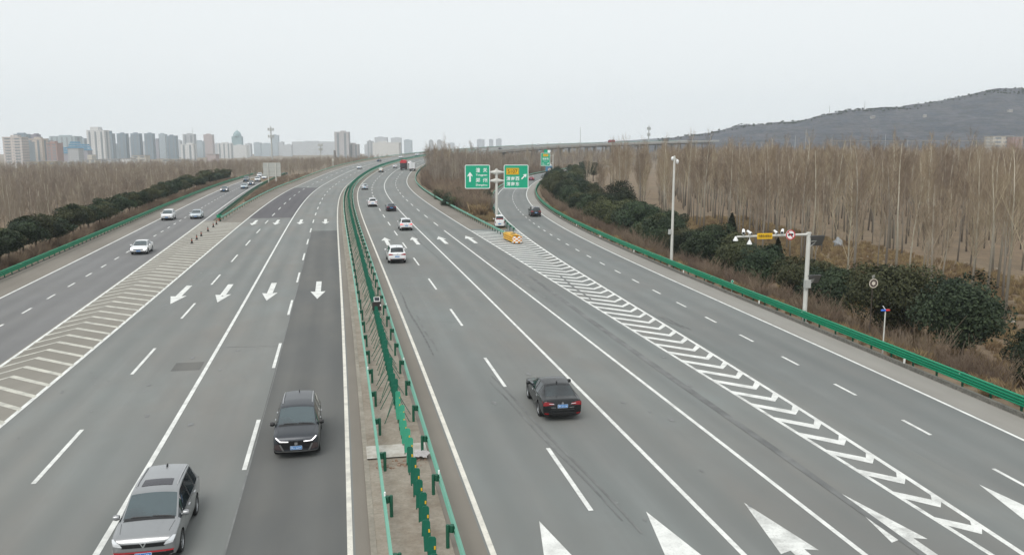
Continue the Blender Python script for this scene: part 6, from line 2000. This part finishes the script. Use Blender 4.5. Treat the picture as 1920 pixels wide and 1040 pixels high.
for (x0, x1, D, zt, ck, st, lab) in CITY:
    w = x1 - x0; cx = (x0 + x1) / 2
    dep = min(40.0, max(14.0, w * .6))
    yb = D + dep / 2
    zb = float(terr(cx, D)) - 1.5
    h = zt - zb
    root = empty('building', (cx, yb, zb), 0)
    tag(root, lab, 'building', 'city skyline' if D > 950 and x0 < 200 else None)
    f = FAC[ck]
    wl = MB().box((0, 0, h / 2), (w, dep, h)).build('wall', f, root)
    if h > 25 and st != 'dome':
        k = rnd.uniform(.3, .55)
        MB().box((w * rnd.uniform(-.15, .15), 0, h + 1.4), (w * k, dep * .5, 2.8)).build('roof_house', f, root)
        MB().box((0, 0, h + .35), (w + .5, dep + .5, .7)).build('parapet', f, root)
    elif h <= 25:
        MB().box((0, 0, h + .3), (w + .8, dep + .8, .6)).build('roof', mat('grey_flat_roof', (.30, .29, .28), .9), root)
    if st == 'cols':
        n = max(2, int(w / 9))
        for i in range(n):
            xx = -w / 2 + (i + .5) * w / n
            MB().box((xx, -dep / 2 - .12, h * .52), (w / n * .30, .24, h * .90)).build('window_strip', WINM, root)
        MB().box((w / 2 + .1, 0, h * .52), (.2, dep * .3, h * .9)).build('window_strip', WINM, root)
    if st == 'rows':
        n = max(2, int(h / 3.1)); bays = max(2, int(w / 11))
        for i in range(n):
            for j in range(bays):
                xx = -w / 2 + (j + .5) * w / bays
                MB().box((xx, -dep / 2 - .1, (i + .55) * h / n), (w / bays * .55, .2, h / n * .48)).build('window', WINM, root)
    if st == 'dome':
        MB().lathe([(w * .42, h), (w * .42, h + 5), (w * .30, h + 11), (w * .12, h + 15), (.4, h + 17), (.2, h + 24)], 12).build('dome', f, root, 40)
    if 'blue tiered' in lab:
        for i, (kw, hh) in enumerate(((1.12, 0), (.85, 3.2), (.55, 6.2))):
            MB().prism_xz([(-w / 2 * kw, h + hh + .8), (w / 2 * kw, h + hh + .8), (w / 2 * kw * .72, h + hh + 3.2), (-w / 2 * kw * .72, h + hh + 3.2)], -dep / 2, dep / 2).build('roof_tier', ROOFB, root)
    if 'thin mast' in lab: MB().tube([(w * .3, 0, h), (w * .3, 0, h + 16)], .5, 6).build('mast', GREYB, root)
    if 'tallest white' in lab: MB().box((-w * .08, 0, h + 3), (w * .45, dep * .8, 6)).build('roof_tower', f, root)

# -- masts and towers
def mast(name, x, y, top, lab, rad=.6, plat=(), m=GREYB):
    z = float(terr(x, y)); r = empty(name, (x, y, z)); tag(r, lab, 'mast')
    MB().tube([(0, 0, -1), (0, 0, top - z)], [rad, rad * .5], 8).build('shaft', m, r, 40)
    for (zz, w) in plat:
        b = MB().lathe([(w, zz - z - .3), (w, zz - z + .3)], 12)
        for k in range(6):
            a = k * math.pi / 3; b.box((math.cos(a) * w, math.sin(a) * w, zz - z + 1.3), (.8, .8, 3.2))
        b.build('antenna_ring', m, r)
    return r
mast('telecom_tower', -282, 1000, 35, 'telecom tower with two antenna rings above the left wood', 1.1, ((30, 3.2), (22, 3.2)))
mast('telecom_tower', -247, 1100, 13.5, 'small telecom tower left of the tall grey slab tower', .7, ((12, 2.6), (6.5, 2.2)))
mast('chimney', -129, 620, 9, 'short dark chimney before the tall grey slab tower', 1.5, (), mat('sooty_concrete', (.20, .19, .18), .9))
mast('pylon', 88, 1100, 36, 'thin pylon above the viaduct', .55, ())
mast('telecom_tower', 160, 1000, 36, 'telecom tower right of the viaduct end', .9, ((31, 1.8), (24, 1.4)))
for i, (x, y, t, lab) in enumerate([(258, 750, 29, 'tallest white post in front of the hill'), (224, 675, 23, 'white post left of the tallest post at the hill foot'), (328, 750, 25, 'white post at the left end of rail viaduct'), (313, 675, 19.5, 'lower white post below the rail viaduct'), (253, 675, 21.5, 'white post between the others at hill foot')]):
    mast('white_post', x, y, t - 2.5, lab, .28, (), GREYB)
for (x, y, lab) in [(662 * .7, 1253, 'left one of two thin pylons on the hill crest'), (735 * .7, 1253, 'right one of two thin pylons on the hill crest')]:
    z = float(hill_z(np.array(float(x)), np.array(float(y)))); r = empty('crest_pylon', (x, y, z)); tag(r, lab, 'pylon', 'pylons on the crest')
    MB().tube([(0, 0, -2), (0, 0, 13)], [.5, .25], 6).build('shaft', GREYB, r)
rv = empty('rail_viaduct', (380, 815, 0)); tag(rv, 'thin white elevated railway line in front of the hill', 'viaduct')
MB().box((0, 0, 16.8), (150, 5, .5)).build('deck', KERBM, rv)
for k in range(6): MB().box((-62 + k * 25, 0, 7), (1.2, 2, 19.2)).build('pier', KERBM, rv)
sh = empty('blue_roof_shed', (308, 520, float(terr(308, 520)))); tag(sh, 'low shed with bright blue roof at the right edge of the wood', 'shed')
MB().box((0, 0, 3.2), (22, 8, 6.6)).build('wall', FAC['cream'], sh)
MB().prism_xz([(-11.6, 6.4), (11.6, 6.4), (11.6, 6.7), (0, 8.2), (-11.6, 6.7)], -4.6, 4.6).build('roof', mat('blue_sheet_roof', (.10, .30, .48), .6), sh)

# houses on the hill
HW = mat('whitewashed_wall', (.34, .32, .30), .9); HR = mat('grey_tile_roof', (.22, .21, .21), .9)
hp = [(1180, 1700), (1130, 1720), (1090, 1660), (1150, 1640), (1060, 1700), (1010, 1560), (1030, 1580), (905, 1560), (940, 1540), (770, 1600), (690, 1640), (1200, 1600), (980, 1450), (1150, 1480), (1080, 1400)]
lay = ['highest', 'second highest', 'third highest', 'fourth highest', 'fifth highest', 'sixth', 'seventh', 'eighth', 'ninth', 'leftmost but one', 'leftmost', 'rightmost', 'lower middle', 'lower right', 'lowest']
for (x, y), q in zip(hp, lay):
    x, y = x * .7, y * .7
    z = float(hill_z(np.array(float(x)), np.array(float(y))))
    r = empty('farmhouse', (x, y, z), rnd.uniform(-.5, .5)); tag(r, q + ' pale farmhouse among the terraces on the hill slope', 'house', 'houses on the hill')
    w = rnd.uniform(3.5, 7.5); MB().box((0, 0, .2), (w, 4, 4.6)).build('wall', HW, r)
    MB().add([(-w / 2 - .3, -2.4, 2.4), (w / 2 + .3, -2.4, 2.4), (w / 2 + .3, 2.4, 2.4), (-w / 2 - .3, 2.4, 2.4), (-w / 2 - .3, 0, 3.6), (w / 2 + .3, 0, 3.6)], [(0, 1, 5, 4), (2, 3, 4, 5), (0, 4, 3), (1, 2, 5), (0, 3, 2, 1)]).build('roof', HR, r)

# -- viaduct under the far part of the road
def sweep(path, ringpts, s0, s1, step, name, m, parent, org):
    ns = int((s1 - s0) / step) + 1; S = np.linspace(s0, s1, ns); k = len(ringpts)
    V = np.stack([path.pt(S, n, z) for n, z in ringpts], 1).reshape(-1, 3) - np.array(org)
    F = [(i * k + (j + 1) % k, i * k + j, (i + 1) * k + j, (i + 1) * k + (j + 1) % k) for i in range(ns - 1) for j in range(k)]
    F += [tuple(range(k)), tuple((ns - 1) * k + j for j in reversed(range(k)))]
    me = bpy.data.meshes.new(name); me.from_pydata(V.tolist(), [], F); me.materials.append(m)
    return link(name, me, parent)
BRC = mat('bridge_concrete', (.34, .33, .31), .9, noise=[(.15, (.25, .24, .22), .7, 5)])
o0 = MAIN.pt(560, 0)
vd = empty('viaduct', tuple(o0)); tag(vd, 'long concrete viaduct carrying the far road on piers', 'bridge')
sweep(MAIN, [(-21.3, -.02), (20.5, -.02), (20.5, -1.5), (12, -2.1), (-12, -2.1), (-21.3, -1.5)], 545, 1060, 10, 'deck', BRC, vd, o0)
for n in (-21.1, 20.3):
    sweep(MAIN, [(n - .2, -.01), (n + .2, -.01), (n + .2, .75), (n - .2, .75)], 545, 1060, 10, 'parapet', mat('pale_bridge_parapet', (.48, .47, .45), .9), vd, o0)
s = 570
while s < 1060:
    for n in (-13, -4, 5, 14):
        p = MAIN.pt(s, n); zt = p[2] - 2.0; zb = float(terr(p[0], p[1])) - 1
        b = MB().lathe([(.75, zb - o0[2]), (.75, zt - o0[2] - .9)], 10, c=(p[0] - o0[0], p[1] - o0[1], 0)); b.build('pier', BRC, vd, 40)
    pa, pb = MAIN.pt(s, -16), MAIN.pt(s, 17); pc = (pa + pb) / 2
    MB().box(tuple(pc - o0 + np.array([0, 0, -2.6])), (33, 1.5, 1.1), MAIN.heading(s)).build('pier_cap', BRC, vd)
    s += 30

# ------------------------------------------------------------------ winter haze
hz = MB().box((0, 1300, 75), (5400, 3400, 200)).mesh('haze')
hm = bpy.data.materials.new('haze_air'); hm.use_nodes = True
hn = hm.node_tree; hn.nodes.remove(hn.nodes['Principled BSDF'])
pv = hn.nodes.new('ShaderNodeVolumePrincipled')
pv.inputs['Color'].default_value = (0.84, 0.93, 1.0, 1)
pv.inputs['Density'].default_value = 0.00018
pv.inputs['Anisotropy'].default_value = 0.0
hn.links.new(pv.outputs[0], hn.nodes['Material Output'].inputs['Volume'])
hz.materials.append(hm)
ho = link('haze', hz); tag(ho, 'pale winter haze lying over road, wood and city', 'haze', kind='stuff')
